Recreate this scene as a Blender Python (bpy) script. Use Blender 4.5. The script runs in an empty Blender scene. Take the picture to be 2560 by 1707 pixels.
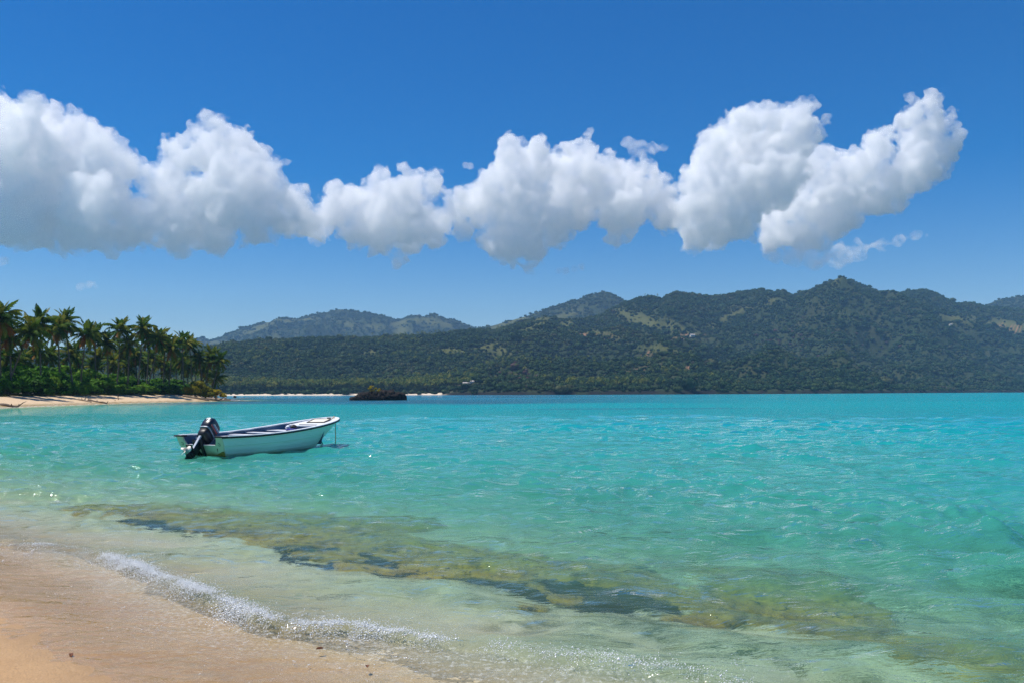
import bpy, bmesh, math, random
import numpy as np
from mathutils import Vector, Matrix, noise as mnoise

# ------------------------------------------------------------------ camera
SC = bpy.context.scene
COL = SC.collection
R = math.radians
F = 2204.0                      # focal length in pixels of the 2560 px wide photograph
EYE = 1.8
PITCH = math.atan((981.0 - 853.5) / F)
ROLL = math.atan(8.0 / 2560.0)
_f = Vector((0, math.cos(PITCH), math.sin(PITCH)))
_r0 = Vector((1, 0, 0))
_u0 = _r0.cross(_f)
_r = _r0 * math.cos(ROLL) - _u0 * math.sin(ROLL)
_u = _u0 * math.cos(ROLL) + _r0 * math.sin(ROLL)
cam_d = bpy.data.cameras.new('camera')
cam_d.sensor_width = 36.0
cam_d.lens = F / 2560 * 36.0
cam_d.clip_start = 0.1
cam_d.clip_end = 60000
cam = bpy.data.objects.new('camera', cam_d)
COL.objects.link(cam)
mw = Matrix.Identity(4)
for i in range(3):
    mw[i][0], mw[i][1], mw[i][2] = _r[i], _u[i], -_f[i]
mw[2][3] = EYE
cam.matrix_world = mw
SC.camera = cam

# ------------------------------------------------------------------ sky, sun, exposure
SUN_AZ = R(80)                  # from straight ahead towards the left
SUN_EL = R(68)
world = bpy.data.worlds.new('World')
SC.world = world
world.use_nodes = True
wn = world.node_tree
wn.nodes.clear()
sky = wn.nodes.new('ShaderNodeTexSky')
sky.sky_type = 'NISHITA'
sky.sun_disc = False
sky.sun_elevation = SUN_EL
sky.sun_rotation = -SUN_AZ
sky.altitude = 0
sky.air_density = 1.0
sky.dust_density = 0.0
sky.ozone_density = 3.0
hs = wn.nodes.new('ShaderNodeHueSaturation')
hs.inputs['Hue'].default_value = 0.512
hs.inputs['Saturation'].default_value = 1.6
hs.inputs['Value'].default_value = 0.89
bg = wn.nodes.new('ShaderNodeBackground')
bg.inputs['Strength'].default_value = 0.10
wo = wn.nodes.new('ShaderNodeOutputWorld')
wn.links.new(sky.outputs[0], hs.inputs['Color'])
wn.links.new(hs.outputs[0], bg.inputs['Color'])
wn.links.new(bg.outputs[0], wo.inputs['Surface'])
sun_d = bpy.data.lights.new('sun', 'SUN')
sun_d.energy = 4.9
sun_d.angle = R(0.55)
sun_d.color = (1.0, 0.95, 0.87)
sun_d.cycles.is_caustics_light = True
sun = bpy.data.objects.new('sun', sun_d)
COL.objects.link(sun)
SUN_DIR = Vector((-math.sin(SUN_AZ) * math.cos(SUN_EL), math.cos(SUN_AZ) * math.cos(SUN_EL), math.sin(SUN_EL)))
sun.rotation_euler = SUN_DIR.to_track_quat('Z', 'Y').to_euler()
sun.location = (0, 0, 50)
vs = SC.view_settings
vs.view_transform = 'Standard'
vs.look = 'None'
vs.exposure = 0.2
vs.gamma = 1.0
cy = SC.cycles
cy.max_bounces = 24
cy.diffuse_bounces = 3
cy.glossy_bounces = 3
cy.transmission_bounces = 4
cy.transparent_max_bounces = 16
cy.volume_bounces = 20
cy.volume_step_rate = 0.3
cy.volume_max_steps = 256
cy.caustics_reflective = False
cy.caustics_refractive = True
cy.blur_glossy = 0.5
cy.sample_clamp_indirect = 6.0
cy.use_denoising = True
try:
    cy.denoiser = 'OPENIMAGEDENOISE'
    cy.denoising_input_passes = 'RGB_ALBEDO_NORMAL'
    cy.denoising_prefilter = 'FAST'
except Exception:
    pass

# ------------------------------------------------------------------ helpers
rng = np.random.default_rng(7)
rnd = random.Random(11)


def ray(px, py):
    return _f + _r * ((px - 1280) / F) - _u * ((py - 853.5) / F)


def ground(px, py, z=0.0):
    v = ray(px, py)
    t = (z - EYE) / v.z
    return Vector((v.x * t, v.y * t, z))


def at(px, py, y):
    v = ray(px, py)
    t = y / v.y
    return Vector((v.x * t, y, EYE + v.z * t))


def tag(o, label=None, cat=None, group=None, kind=None):
    if label: o['label'] = label
    if cat: o['category'] = cat
    if group: o['group'] = group
    if kind: o['kind'] = kind
    return o


def link(o, parent=None):
    COL.objects.link(o)
    if parent is not None:
        o.parent = parent
    return o


def empty(name, loc=(0, 0, 0), rz=0.0, parent=None):
    o = bpy.data.objects.new(name, None)
    o.empty_display_size = 0.2
    o.location = loc
    o.rotation_euler = (0, 0, rz)
    return link(o, parent)


def np_mesh(name, verts, faces, smooth=False, attrs=None):
    """verts (N,3); faces: list of (M,k) arrays."""
    me = bpy.data.meshes.new(name)
    verts = np.asarray(verts, dtype=np.float32)
    me.vertices.add(len(verts))
    me.vertices.foreach_set('co', verts.ravel())
    loops = np.concatenate([np.asarray(f, dtype=np.int32).ravel() for f in faces])
    tot = np.concatenate([np.full(len(f), np.asarray(f).shape[1], dtype=np.int32) for f in faces])
    start = np.concatenate([[0], np.cumsum(tot)[:-1]]).astype(np.int32)
    me.loops.add(len(loops))
    me.loops.foreach_set('vertex_index', loops)
    me.polygons.add(len(tot))
    me.polygons.foreach_set('loop_start', start)
    me.polygons.foreach_set('loop_total', tot)
    if smooth:
        me.polygons.foreach_set('use_smooth', np.ones(len(tot), dtype=bool))
    for k, a in (attrs or {}).items():
        at_ = me.attributes.new(k, 'FLOAT', 'POINT')
        at_.data.foreach_set('value', np.asarray(a, dtype=np.float32))
    me.update(calc_edges=True)
    me.validate()
    return me


def obj(name, me, mat=None, parent=None):
    o = bpy.data.objects.new(name, me)
    if mat is not None and len(me.materials) == 0:
        me.materials.append(mat)
    return link(o, parent)


def grid_faces(nr, nc):
    i = np.arange(nr * nc).reshape(nr, nc)
    return np.stack([i[:-1, :-1], i[:-1, 1:], i[1:, 1:], i[1:, :-1]], -1).reshape(-1, 4)


def _hash(ix, iy, iz, seed):
    h = (ix.astype(np.uint32) * np.uint32(374761393) + iy.astype(np.uint32) * np.uint32(668265263)
         + iz.astype(np.uint32) * np.uint32(2147483647) + np.uint32((seed * 974634777) & 0xffffffff))
    h = (h ^ (h >> np.uint32(13))) * np.uint32(1274126177)
    h = (h ^ (h >> np.uint32(16))) * np.uint32(2246822519)
    h = h ^ (h >> np.uint32(15))
    return h.astype(np.float64) / 4294967295.0 * 2 - 1


def vnoise(p, seed=0):
    """value noise in -1..1 at points p (N,3)"""
    p = np.asarray(p, dtype=np.float64)
    i = np.floor(p)
    f = p - i
    i = i.astype(np.int64)
    w = f * f * f * (f * (f * 6 - 15) + 10)
    out = 0
    for dx in (0, 1):
        for dy in (0, 1):
            for dz in (0, 1):
                h = _hash((i[:, 0] + dx) & 0xffffffff, (i[:, 1] + dy) & 0xffffffff, (i[:, 2] + dz) & 0xffffffff, seed)
                out = out + h * (w[:, 0] if dx else 1 - w[:, 0]) * (w[:, 1] if dy else 1 - w[:, 1]) * (w[:, 2] if dz else 1 - w[:, 2])
    return out


_ROT = np.array([[0.36, 0.48, -0.8], [-0.8, 0.6, 0.0], [0.48, 0.64, 0.6]])


def fbm(p, octv=4, seed=0, gain=0.5, billow=False):
    p = np.asarray(p, dtype=np.float64)
    a, s, tot = 1.0, 0.0, 0.0
    for o in range(octv):
        n = vnoise(p, seed + o * 17)
        s = s + a * ((np.abs(n) * 2 - 0.7) if billow else n)
        tot += a
        a *= gain
        p = (p @ _ROT.T) * 2.03 + 5.2
    return s / tot


def fbm2(x, y, octv=4, seed=0, gain=0.5, billow=False):
    sh = np.shape(x)
    p = np.stack([np.ravel(x), np.ravel(y), np.zeros(np.size(x))], -1)
    return fbm(p, octv, seed, gain, billow).reshape(sh)


def smooth01(x, a, b):
    t = np.clip((x - a) / (b - a), 0, 1)
    return t * t * (3 - 2 * t)


class MB:
    """collects shapes and links them as one mesh object"""
    def __init__(self):
        self.v, self.f = [], []

    def add(self, verts, faces):
        n = len(self.v)
        self.v += [tuple(v) for v in verts]
        self.f += [tuple(i + n for i in f) for f in faces]

    def box(self, c, s, m=None):
        c = Vector(c)
        vs_ = [Vector((sx * s[0] / 2, sy * s[1] / 2, sz * s[2] / 2)) for sx in (-1, 1) for sy in (-1, 1) for sz in (-1, 1)]
        if m is not None:
            vs_ = [m @ v for v in vs_]
        vs_ = [v + c for v in vs_]
        self.add(vs_, [(0, 1, 3, 2), (4, 6, 7, 5), (0, 4, 5, 1), (2, 3, 7, 6), (0, 2, 6, 4), (1, 5, 7, 3)])

    def tube(self, pts, radii, n=8, caps=True, jitter=0.0):
        pts = [Vector(p) for p in pts]
        if not hasattr(radii, '__len__'):
            radii = [radii] * len(pts)
        ring = []
        base = len(self.v)
        up = Vector((0.13, 0.21, 1)).normalized()
        for i, p in enumerate(pts):
            t = (pts[min(i + 1, len(pts) - 1)] - pts[max(i - 1, 0)]).normalized()
            a = t.cross(up)
            if a.length < 1e-3:
                a = t.cross(Vector((1, 0, 0)))
            a.normalize()
            b = t.cross(a)
            for k in range(n):
                an = 2 * math.pi * k / n
                rr = radii[i] * (1 + jitter * rnd.uniform(-1, 1))
                self.v.append(tuple(p + (a * math.cos(an) + b * math.sin(an)) * rr))
        for i in range(len(pts) - 1):
            for k in range(n):
                k2 = (k + 1) % n
                self.f.append((base + i * n + k, base + i * n + k2, base + (i + 1) * n + k2, base + (i + 1) * n + k))
        if caps:
            self.f.append(tuple(base + k for k in reversed(range(n))))
            self.f.append(tuple(base + (len(pts) - 1) * n + k for k in range(n)))

    def prism(self, poly, axis, thick):
        """poly: list of 3-D points; extruded by vector axis*thick"""
        ax = Vector(axis) * thick
        n = len(poly)
        vs_ = [Vector(p) for p in poly] + [Vector(p) + ax for p in poly]
        fs = [tuple(range(n))[::-1], tuple(range(n, 2 * n))]
        for i in range(n):
            j = (i + 1) % n
            fs.append((i, j, n + j, n + i))
        self.add(vs_, fs)

    def mesh(self, name, smooth=False):
        me = bpy.data.meshes.new(name)
        me.from_pydata(self.v, [], self.f)
        bm = bmesh.new()
        bm.from_mesh(me)
        bmesh.ops.recalc_face_normals(bm, faces=bm.faces)
        bm.to_mesh(me)
        bm.free()
        if smooth:
            for p in me.polygons:
                p.use_smooth = True
        return me

    def build(self, name, mat, parent=None, smooth=False, bevel=0.0):
        o = obj(name, self.mesh(name, smooth), mat, parent)
        if bevel:
            m = o.modifiers.new('bevel', 'BEVEL')
            m.width = bevel
            m.segments = 2
            m.limit_method = 'ANGLE'
        return o


# ------------------------------------------------------------------ node material helper
class NT:
    def __init__(self, name):
        self.m = bpy.data.materials.new(name)
        self.m.use_nodes = True
        self.t = self.m.node_tree
        self.t.nodes.clear()
        self.out = self.n('ShaderNodeOutputMaterial')

    def n(self, kind, ins=None, **props):
        nd = self.t.nodes.new(kind)
        for k, v in props.items():
            setattr(nd, k, v)
        for k, v in (ins or {}).items():
            s = nd.inputs[k]
            if hasattr(v, 'is_output') or isinstance(v, bpy.types.NodeSocket):
                self.t.links.new(v, s)
            else:
                s.default_value = v
        return nd

    def math(self, op, a, b=0.0, c=None, clamp=False):
        nd = self.n('ShaderNodeMath', operation=op, use_clamp=clamp)
        for i, v in enumerate((a, b, c)):
            if v is None: continue
            if isinstance(v, bpy.types.NodeSocket): self.t.links.new(v, nd.inputs[i])
            else: nd.inputs[i].default_value = v
        return nd.outputs[0]

    def noise(self, vec, scale, detail=4, rough=0.55, dist=0.0):
        nd = self.n('ShaderNodeTexNoise', {'Scale': scale, 'Detail': detail, 'Roughness': rough, 'Distortion': dist})
        if vec is not None: self.t.links.new(vec, nd.inputs['Vector'])
        return nd.outputs['Fac']

    def ramp(self, fac, stops, interp='LINEAR'):
        nd = self.n('ShaderNodeValToRGB', {'Fac': fac})
        cr = nd.color_ramp
        cr.interpolation = interp
        while len(cr.elements) > 1: cr.elements.remove(cr.elements[-1])
        for i, (p, c) in enumerate(stops):
            e = cr.elements[0] if i == 0 else cr.elements.new(p)
            e.position = p
            c = c if hasattr(c, '__len__') else (c, c, c)
            e.color = (*c[:3], 1)
        return nd.outputs['Color']

    def mix(self, fac, a, b):
        nd = self.n('ShaderNodeMix', data_type='RGBA')
        for s, v in ((nd.inputs[0], fac), (nd.inputs[6], a), (nd.inputs[7], b)):
            if isinstance(v, bpy.types.NodeSocket): self.t.links.new(v, s)
            else: s.default_value = (*v, 1) if hasattr(v, '__len__') and len(v) == 3 else v
        return nd.outputs[2]

    def attr(self, name):
        return self.n('ShaderNodeAttribute', attribute_name=name).outputs['Fac']

    def geo(self):
        return self.n('ShaderNodeNewGeometry').outputs['Position']

    def objco(self):
        return self.n('ShaderNodeTexCoord').outputs['Object']

    def scaled(self, vec, s):
        return self.n('ShaderNodeMapping', {'Vector': vec, 'Scale': s}).outputs[0]

    def bump(self, h, strength, dist=0.02, normal=None):
        d = {'Height': h, 'Strength': strength, 'Distance': dist}
        if normal is not None: d['Normal'] = normal
        return self.n('ShaderNodeBump', d).outputs[0]

    def principled(self, color, rough=0.6, normal=None, spec=0.5, metal=0.0, **kw):
        d = {'Roughness': rough, 'Specular IOR Level': spec, 'Metallic': metal}
        d['Base Color'] = (*color, 1) if hasattr(color, '__len__') and len(color) == 3 else color
        if normal is not None: d['Normal'] = normal
        d.update(kw)
        return self.n('ShaderNodeBsdfPrincipled', d).outputs[0]

    def surf(self, s):
        self.t.links.new(s, self.out.inputs['Surface'])
        return self.m


def paint(name, col, rough=0.4, var=0.12, scale=3.0, spec=0.5, dirt=None, dirt_amt=0.35):
    t = NT(name)
    p = t.objco()
    n = t.noise(p, scale, 6, 0.65)
    c = t.mix(n, tuple(x * (1 - var) for x in col), tuple(min(1, x * (1 + var)) for x in col))
    if dirt:
        n2 = t.noise(p, scale * 2.7, 8, 0.7, 0.4)
        m = t.math('MULTIPLY', t.ramp(n2, [(0.5, 0), (0.68, 1)]), dirt_amt)
        c = t.mix(m, c, dirt)
    b = t.bump(t.noise(p, scale * 12, 3), 0.15, 0.004)
    return t.surf(t.principled(c, t.math('ADD', t.math('MULTIPLY', n, 0.25), rough - 0.12), b, spec))

# ------------------------------------------------------------------ shoreline and ground
SHORE = [(60, -40), (14, -9), (6, -2.2), (1.2, 2.6), (-1.5, 5.45), (-3.6, 7.5), (-5.9, 9.9), (-12, 14.5), (-25, 24), (-45, 46), (-61, 78), (-68, 112),
         (-72.5, 141), (-76, 178), (-74, 201), (-71, 216), (-71.5, 226), (-75, 243), (-92, 268), (-140, 300), (-240, 370), (-420, 520), (-700, 700),
         (-3000, 900)]
_land = SHORE + [(-3000, -300), (60, -300)]


def shore_dist(x, y):
    """signed distance to the waterline, positive over the sea"""
    sh = np.shape(x)
    x, y = np.ravel(x).astype(float), np.ravel(y).astype(float)
    best = np.full(x.shape, 1e18)
    for (x0, y0), (x1, y1) in zip(SHORE[:-1], SHORE[1:]):
        dx, dy = x1 - x0, y1 - y0
        t = np.clip(((x - x0) * dx + (y - y0) * dy) / (dx * dx + dy * dy), 0, 1)
        best = np.minimum(best, (x - x0 - t * dx) ** 2 + (y - y0 - t * dy) ** 2)
    d = np.sqrt(best)
    inside = np.zeros(x.shape, bool)
    n = len(_land)
    for i in range(n):
        (xa, ya), (xb, yb) = _land[i], _land[(i + 1) % n]
        c = ((ya > y) != (yb > y))
        if yb != ya:
            inside ^= c & (x < (xb - xa) * (y - ya) / (yb - ya) + xa)
    return np.where(inside, -d, d).reshape(sh)


def bed(x, y, s=None):
    if s is None: s = shore_dist(x, y)
    sea = -np.interp(s, [0, 1.5, 3, 5, 8, 14, 30, 80, 200, 600], [0, 0.09, 0.22, 0.42, 0.78, 1.3, 2.1, 3.4, 5, 6])
    near = smooth01(y, 40, 20)
    land_n = np.interp(-s, [0, 1, 4, 12, 40], [0, 0.1, 0.42, 1.0, 1.4])
    land_f = np.interp(-s, [0, 3, 7, 11, 14, 30, 200], [0, 0.45, 1.0, 1.55, 1.75, 2.1, 3.5])
    land = land_n * near + land_f * (1 - near)
    z = np.where(s > 0, sea, land)
    z = z + fbm2(x * 0.9, y * 0.9, 3, 3) * 0.012 * smooth01(np.abs(s), 0.2, 3) * smooth01(y, 60, 30)
    z = z + fbm2(x * 0.05, y * 0.05, 3, 5) * 0.35 * smooth01(-s, 12, 30) * smooth01(y, 50, 90)
    return z


def cols(n, core, wide, nw):
    a = np.linspace(-core, core, n)
    w = np.geomspace(1, wide / core, nw + 1)[1:] * core
    return np.concatenate([-w[::-1], a, w])


ROWS = np.concatenate([np.geomspace(1.2, 60, 560), np.geomspace(60, 420, 90)[1:]])
U = cols(300, 0.68, 3.0, 24)
gy, gu = np.meshgrid(ROWS, U, indexing='ij')
gx = gu * (gy + 0.8)
gs = shore_dist(gx, gy)
gz = bed(gx, gy, gs)
wet = smooth01(gs + fbm2(gx * 1.3, gy * 1.3, 3, 9) * 0.35, -1.5, -0.15)
wet = np.where(gy > 40, smooth01(gs, -2.6, -1.6), wet)
veg = smooth01(-gs + fbm2(gx * 0.5, gy * 0.5, 3, 21) * 1.6, 11.2, 13.2) * smooth01(gy, 40, 60)

t = NT('sand')
pos = t.geo()
n1 = t.noise(pos, 0.9, 5, 0.6)
n2 = t.noise(pos, 85, 4, 0.7)
n3 = t.noise(t.scaled(pos, (1, 1, 1)), 9, 6, 0.6)
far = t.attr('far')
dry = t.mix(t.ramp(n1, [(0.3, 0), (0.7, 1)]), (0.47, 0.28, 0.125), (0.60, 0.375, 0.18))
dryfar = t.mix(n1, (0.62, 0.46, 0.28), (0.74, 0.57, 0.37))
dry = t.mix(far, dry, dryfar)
c = t.mix(t.ramp(n2, [(0.35, 0.65), (0.6, 0)]), dry, (0.30, 0.17, 0.08))
c = t.mix(t.math('MULTIPLY', t.ramp(t.noise(pos, 90, 3, 0.6), [(0.62, 0), (0.72, 1)]), 0.45), c, (0.72, 0.58, 0.42))
wetc = t.mix(t.attr('wet'), (1, 1, 1), (0.90, 0.90, 0.80))
mm = t.n('ShaderNodeMix', data_type='RGBA', blend_type='MULTIPLY')
mm.inputs[0].default_value = 1.0
t.t.links.new(c, mm.inputs[6]); t.t.links.new(wetc, mm.inputs[7])
pale = t.mix(t.attr('sea'), mm.outputs[2], (0.80, 0.74, 0.54))
weedn = t.noise(t.scaled(pos, (0.8, 1.5, 1)), 2.1, 6, 0.68, 0.9)
pale = t.mix(t.math('MULTIPLY', t.ramp(weedn, [(0.46, 0), (0.60, 1)]), t.attr('weed')), pale, t.mix(n3, (0.05, 0.075, 0.025), (0.13, 0.15, 0.05)))
litter = t.mix(n3, (0.05, 0.045, 0.02), (0.12, 0.11, 0.035))
c = t.mix(t.attr('veg'), pale, litter)
r = t.n('ShaderNodeMapRange', {'Value': t.attr('wet'), 'To Min': 0.75, 'To Max': 0.22}).outputs[0]
bmp = t.bump(n2, 0.7, 0.012)
bmp = t.bump(n3, 0.5, 0.03, bmp)
M_SAND = t.surf(t.principled(c, r, bmp, 0.35))

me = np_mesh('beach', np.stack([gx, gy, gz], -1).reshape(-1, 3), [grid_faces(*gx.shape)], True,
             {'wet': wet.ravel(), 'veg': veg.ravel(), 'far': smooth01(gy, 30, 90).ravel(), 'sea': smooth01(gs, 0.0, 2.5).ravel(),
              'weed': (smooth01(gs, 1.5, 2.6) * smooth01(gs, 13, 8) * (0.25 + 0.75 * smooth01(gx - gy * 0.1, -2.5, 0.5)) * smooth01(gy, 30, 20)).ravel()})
tag(obj('beach', me, M_SAND), kind='structure').cycles.is_caustics_receiver = True

# ground under everything, out to the foot of the sky
t = NT('deep_ground')
M_DEEP = t.surf(t.principled(t.mix(t.noise(t.geo(), 0.01, 4), (0.05, 0.09, 0.06), (0.08, 0.11, 0.06)), 0.9))
mb = MB(); mb.add([(-6500, -300, -8), (6500, -300, -8), (6500, 8500, -8), (-6500, 8500, -8)], [(0, 1, 2, 3)])
tag(mb.build('ground', M_DEEP), kind='structure')

# ------------------------------------------------------------------ sea
_rows = [2.0]
while _rows[-1] < 3200:
    _rows.append(_rows[-1] * (1 + 0.0044 * max(1.0, _rows[-1] / 38.0) ** 1.25))
WROWS = np.array(_rows)
WU = cols(470, 0.66, 3.0, 22)
wy, wu = np.meshgrid(WROWS, WU, indexing='ij')
wx = wu * (wy + 0.8)
ws = np.where(wy < 420, shore_dist(wx, wy), 400.0)
wz = np.zeros_like(wx)
rw = np.random.default_rng(3)
dyrow = np.gradient(WROWS)[:, None]
warpx = fbm2(wx * 0.25, wy * 0.25, 2, 31) * 0.9
warpy = fbm2(wx * 0.25, wy * 0.25, 2, 37) * 0.9
for k in range(52):
    lam = float(np.exp(rw.uniform(np.log(0.26), np.log(2.8))))
    an = math.radians(-100 + rw.normal(0, 38))
    kx, ky = math.cos(an) * 2 * math.pi / lam, math.sin(an) * 2 * math.pi / lam
    ph = rw.uniform(0, 6.28)
    a = 0.0128 * lam ** 0.8
    fade = np.clip((lam / dyrow - 2.5) / 2.5, 0, 1)
    s_ = np.sin(kx * (wx + warpx) + ky * (wy + warpy) + ph)
    wz += a * fade * (1.25 * (0.5 + 0.5 * s_) ** 1.6 - 0.55)
shallow = smooth01(ws, 0.0, 2.2)
wz *= (0.25 + 0.75 * shallow) * (0.72 + 0.28 * smooth01(ws, 5.5, 10))
wz *= 1 + 0.15 * smooth01(wy, 16, 9)
gust = 0.6 + 0.7 * smooth01(fbm2(wx * 0.11, wy * 0.11, 3, 41), -0.3, 0.4)
wz *= gust

# small wave breaking on the beach, and a lower one that has already run up
CREST = [ground(px, py) for px, py in [(-260, 1352), (0, 1368), (110, 1366), (200, 1372), (300, 1408), (370, 1432), (430, 1462), (520, 1500), (600, 1538), (680, 1566), (780, 1576),
                                       (900, 1574), (1010, 1592), (1130, 1612), (1260, 1630), (1400, 1652), (1560, 1668), (1700, 1690), (1900, 1730), (2300, 1800)]]


def line_dist(x, y, pts):
    best = np.full(x.shape, 1e18); sgn = np.zeros(x.shape); along = np.zeros(x.shape); acc = 0.0
    for a, b in zip(pts[:-1], pts[1:]):
        dx, dy = b.x - a.x, b.y - a.y
        L2 = dx * dx + dy * dy
        tt = np.clip(((x - a.x) * dx + (y - a.y) * dy) / L2, 0, 1)
        d2 = (x - a.x - tt * dx) ** 2 + (y - a.y - tt * dy) ** 2
        cr = dx * (y - a.y) - dy * (x - a.x)
        up = d2 < best
        best = np.where(up, d2, best); sgn = np.where(up, np.sign(cr), sgn)
        along = np.where(up, acc + tt * math.sqrt(L2), along)
        acc += math.sqrt(L2)
    return np.sqrt(best) * sgn, along


def crest_amp(px):
    return np.interp(px, [-200, 0, 90, 150, 260, 330, 400, 470, 560, 640, 760, 880, 960, 1080, 1250, 1400, 1600, 1800, 2200],
                     [0.03, 0.035, 0.045, 0.04, 0.04, 0.065, 0.08, 0.075, 0.08, 0.095, 0.09, 0.08, 0.07, 0.06, 0.055, 0.05, 0.045, 0.04, 0.03])


near = wy < 20
q = np.full(wx.shape, 9.0); al = np.zeros(wx.shape)
q[near], al[near] = line_dist(wx[near], wy[near], CREST)
wpx = 1280 + F * wx / wy
wob = fbm2(al * 2.2, np.zeros_like(al), 3, 61)
amp = crest_amp(wpx) * (0.9 + 0.22 * wob)
q2 = q + wob * 0.06
prof = np.where(q2 > 0, np.exp(-(np.abs(q2) / 0.42) ** 1.5), np.exp(-(np.abs(q2) / 0.10) ** 2))
wz += amp * prof * near
# two gentle swells rolling in behind it
for off, aa, wd in ((1.5, 0.028, 0.45), (3.1, 0.03, 0.6), (5.2, 0.035, 0.8)):
    qq = q2 - off - 0.5 * fbm2(al * 0.5, np.full_like(al, off), 2, 71)
    wz += aa * np.exp(-(qq / wd) ** 2) * near * (0.6 + 0.8 * smooth01(fbm2(al * 0.7, np.full_like(al, off * 3), 2, 73), -0.5, 0.5))
# the film that runs up the sand
bz = bed(wx, wy, ws)
run = smooth01(-ws, -0.3, 0.9 ) * smooth01(wy, 40, 20)
lace = fbm2(wx * 1.1, wy * 1.1, 4, 81)
film = np.clip(0.02 + 0.010 * lace - 0.03 * np.clip(-ws - 0.1, 0, 3), -0.06, 0.05)
wz = np.where((ws < 0.6) & (wy < 40), np.maximum(wz * smooth01(ws, -0.4, 0.6), bz + film + wz * 0.3), wz)
sw = smooth01(q2, -0.35, -1.2) * smooth01(wy, 20, 14)
wz += sw * (0.006 * fbm2(wx * 7, wy * 7, 3, 83) + 0.004 * fbm2(wx * 17, wy * 17, 2, 84))
wdepth = np.clip(wz - bz, 0, 8)
wdepth = np.where(wy > 400, 6.0, wdepth)
foam = np.exp(-(np.clip(-q2 - 0.02, 0, 9) / 0.16) ** 2) * np.exp(-(np.clip(q2, 0, 9) / 0.07) ** 2) * smooth01(amp, 0.07, 0.14) * near * 0.5
foam += 0.2 * smooth01(q2, -1.6, -0.2) * smooth01(q2, 0.1, -0.2) * near
foam += 0.8 * np.exp(-((ws - 0.35) / 0.5) ** 2) * smooth01(wy, 60, 90) * smooth01(wy, 330, 300)

t = NT('sea_water')
pos = t.geo()
dep = t.attr('depth')
zone = t.attr('zone')
body = t.ramp(t.math('DIVIDE', dep, 3.0), [(0.0, (0.34, 0.48, 0.30)), (0.08, (0.22, 0.43, 0.29)), (0.2, (0.10, 0.42, 0.31)), (0.42, (0.04, 0.39, 0.335)), (0.75, (0.008, 0.36, 0.36)), (1.0, (0.002, 0.34, 0.385))])
patch = t.noise(t.scaled(pos, (0.012, 0.02, 1)), 1.0, 6, 0.62, 0.6)
blue = t.mix(t.ramp(patch, [(0.40, 0), (0.56, 1)]), (0.012, 0.21, 0.32), (0.025, 0.12, 0.20))
body = t.mix(zone, body, blue)
cloudy = t.noise(t.scaled(pos, (0.25, 0.5, 1)), 1.0, 4, 0.6, 0.8)
body = t.mix(t.math('MULTIPLY', t.ramp(cloudy, [(0.48, 0), (0.72, 1)]), 0.4), body, (0.035, 0.25, 0.22))
# ripples
def ripple(sx, sy, sc, det, dist):
    return t.noise(t.scaled(pos, (sx, sy, 1)), sc, det, 0.6, dist)
h1 = ripple(0.55, 1.0, 5.5, 4, 0.7)
h2 = ripple(0.4, 1.0, 1.5, 3, 0.5)
h3 = ripple(0.5, 1.0, 20.0, 2, 0.4)
h4 = ripple(0.35, 1.0, 0.55, 3, 0.6)
farw = t.attr('farw')
ht = t.math('ADD', t.math('MULTIPLY', t.math('MULTIPLY', h4, 0.55), farw), t.math('MULTIPLY', h2, t.math('MULTIPLY', farw, 0.14)))
ht = t.math('ADD', ht, t.math('ADD', t.math('MULTIPLY', h1, 0.045), t.math('ADD', t.math('MULTIPLY', h2, 0.16), t.math('MULTIPLY', h3, 0.007))))
calm = t.n('ShaderNodeMapRange', {'Value': dep, 'From Min': 0.02, 'From Max': 0.14, 'To Min': 0.3, 'To Max': 1.0}).outputs[0]
nrm = t.n('ShaderNodeBump', {'Height': ht, 'Strength': calm, 'Distance': 1.0}).outputs[0]
fr = t.n('ShaderNodeFresnel', {'IOR': 1.333, 'Normal': nrm}).outputs[0]
thin = t.n('ShaderNodeMapRange', {'Value': dep, 'From Min': 0.1, 'From Max': 1.2, 'To Min': 0.78, 'To Max': 1.0}).outputs[0]
fr = t.math('MINIMUM', t.math('MULTIPLY', fr, thin), 0.82)
op = t.math('SUBTRACT', 1.0, t.math('POWER', 2.718, t.math('MULTIPLY', dep, -0.75)))
tint = t.ramp(t.math('MULTIPLY', dep, 1.2), [(0, (1, 1, 1)), (0.2, (0.86, 0.96, 0.90)), (0.5, (0.62, 0.90, 0.78)), (1, (0.34, 0.78, 0.68))])
tr = t.n('ShaderNodeBsdfTransparent', {'Color': tint}).outputs[0]
df = t.n('ShaderNodeBsdfDiffuse', {'Color': body, 'Normal': nrm}).outputs[0]
rfr = t.n('ShaderNodeBsdfRefraction', {'Color': tint, 'Roughness': 0.0, 'IOR': 1.333, 'Normal': nrm}).outputs[0]
bend = t.math('GREATER_THAN', t.math('ADD', dep, t.math('MULTIPLY', t.math('SUBTRACT', h3, 0.5), 0.03)), 0.05)
thru = t.n('ShaderNodeMixShader', {0: bend, 1: tr, 2: rfr}).outputs[0]
inner = t.n('ShaderNodeMixShader', {0: op, 1: thru, 2: df}).outputs[0]
gl = t.n('ShaderNodeBsdfGlossy', {'Color': (1, 1, 1, 1), 'Roughness': 0.04, 'Normal': nrm}).outputs[0]
surf = t.n('ShaderNodeMixShader', {0: fr, 1: inner, 2: gl}).outputs[0]
fn = t.noise(pos, 26, 5, 0.7, 0.4)
fa = t.attr('foam')
fm = t.ramp(t.math('SUBTRACT', t.math('ADD', fn, t.math('MULTIPLY', fa, 0.55)), 0.62), [(0.0, 0), (0.16, 1)])
fm = t.math('MULTIPLY', fm, t.math('MULTIPLY', fa, 1.6, clamp=True), clamp=True)
fd = t.n('ShaderNodeBsdfDiffuse', {'Color': (0.82, 0.86, 0.86, 1)}).outputs[0]
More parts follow.
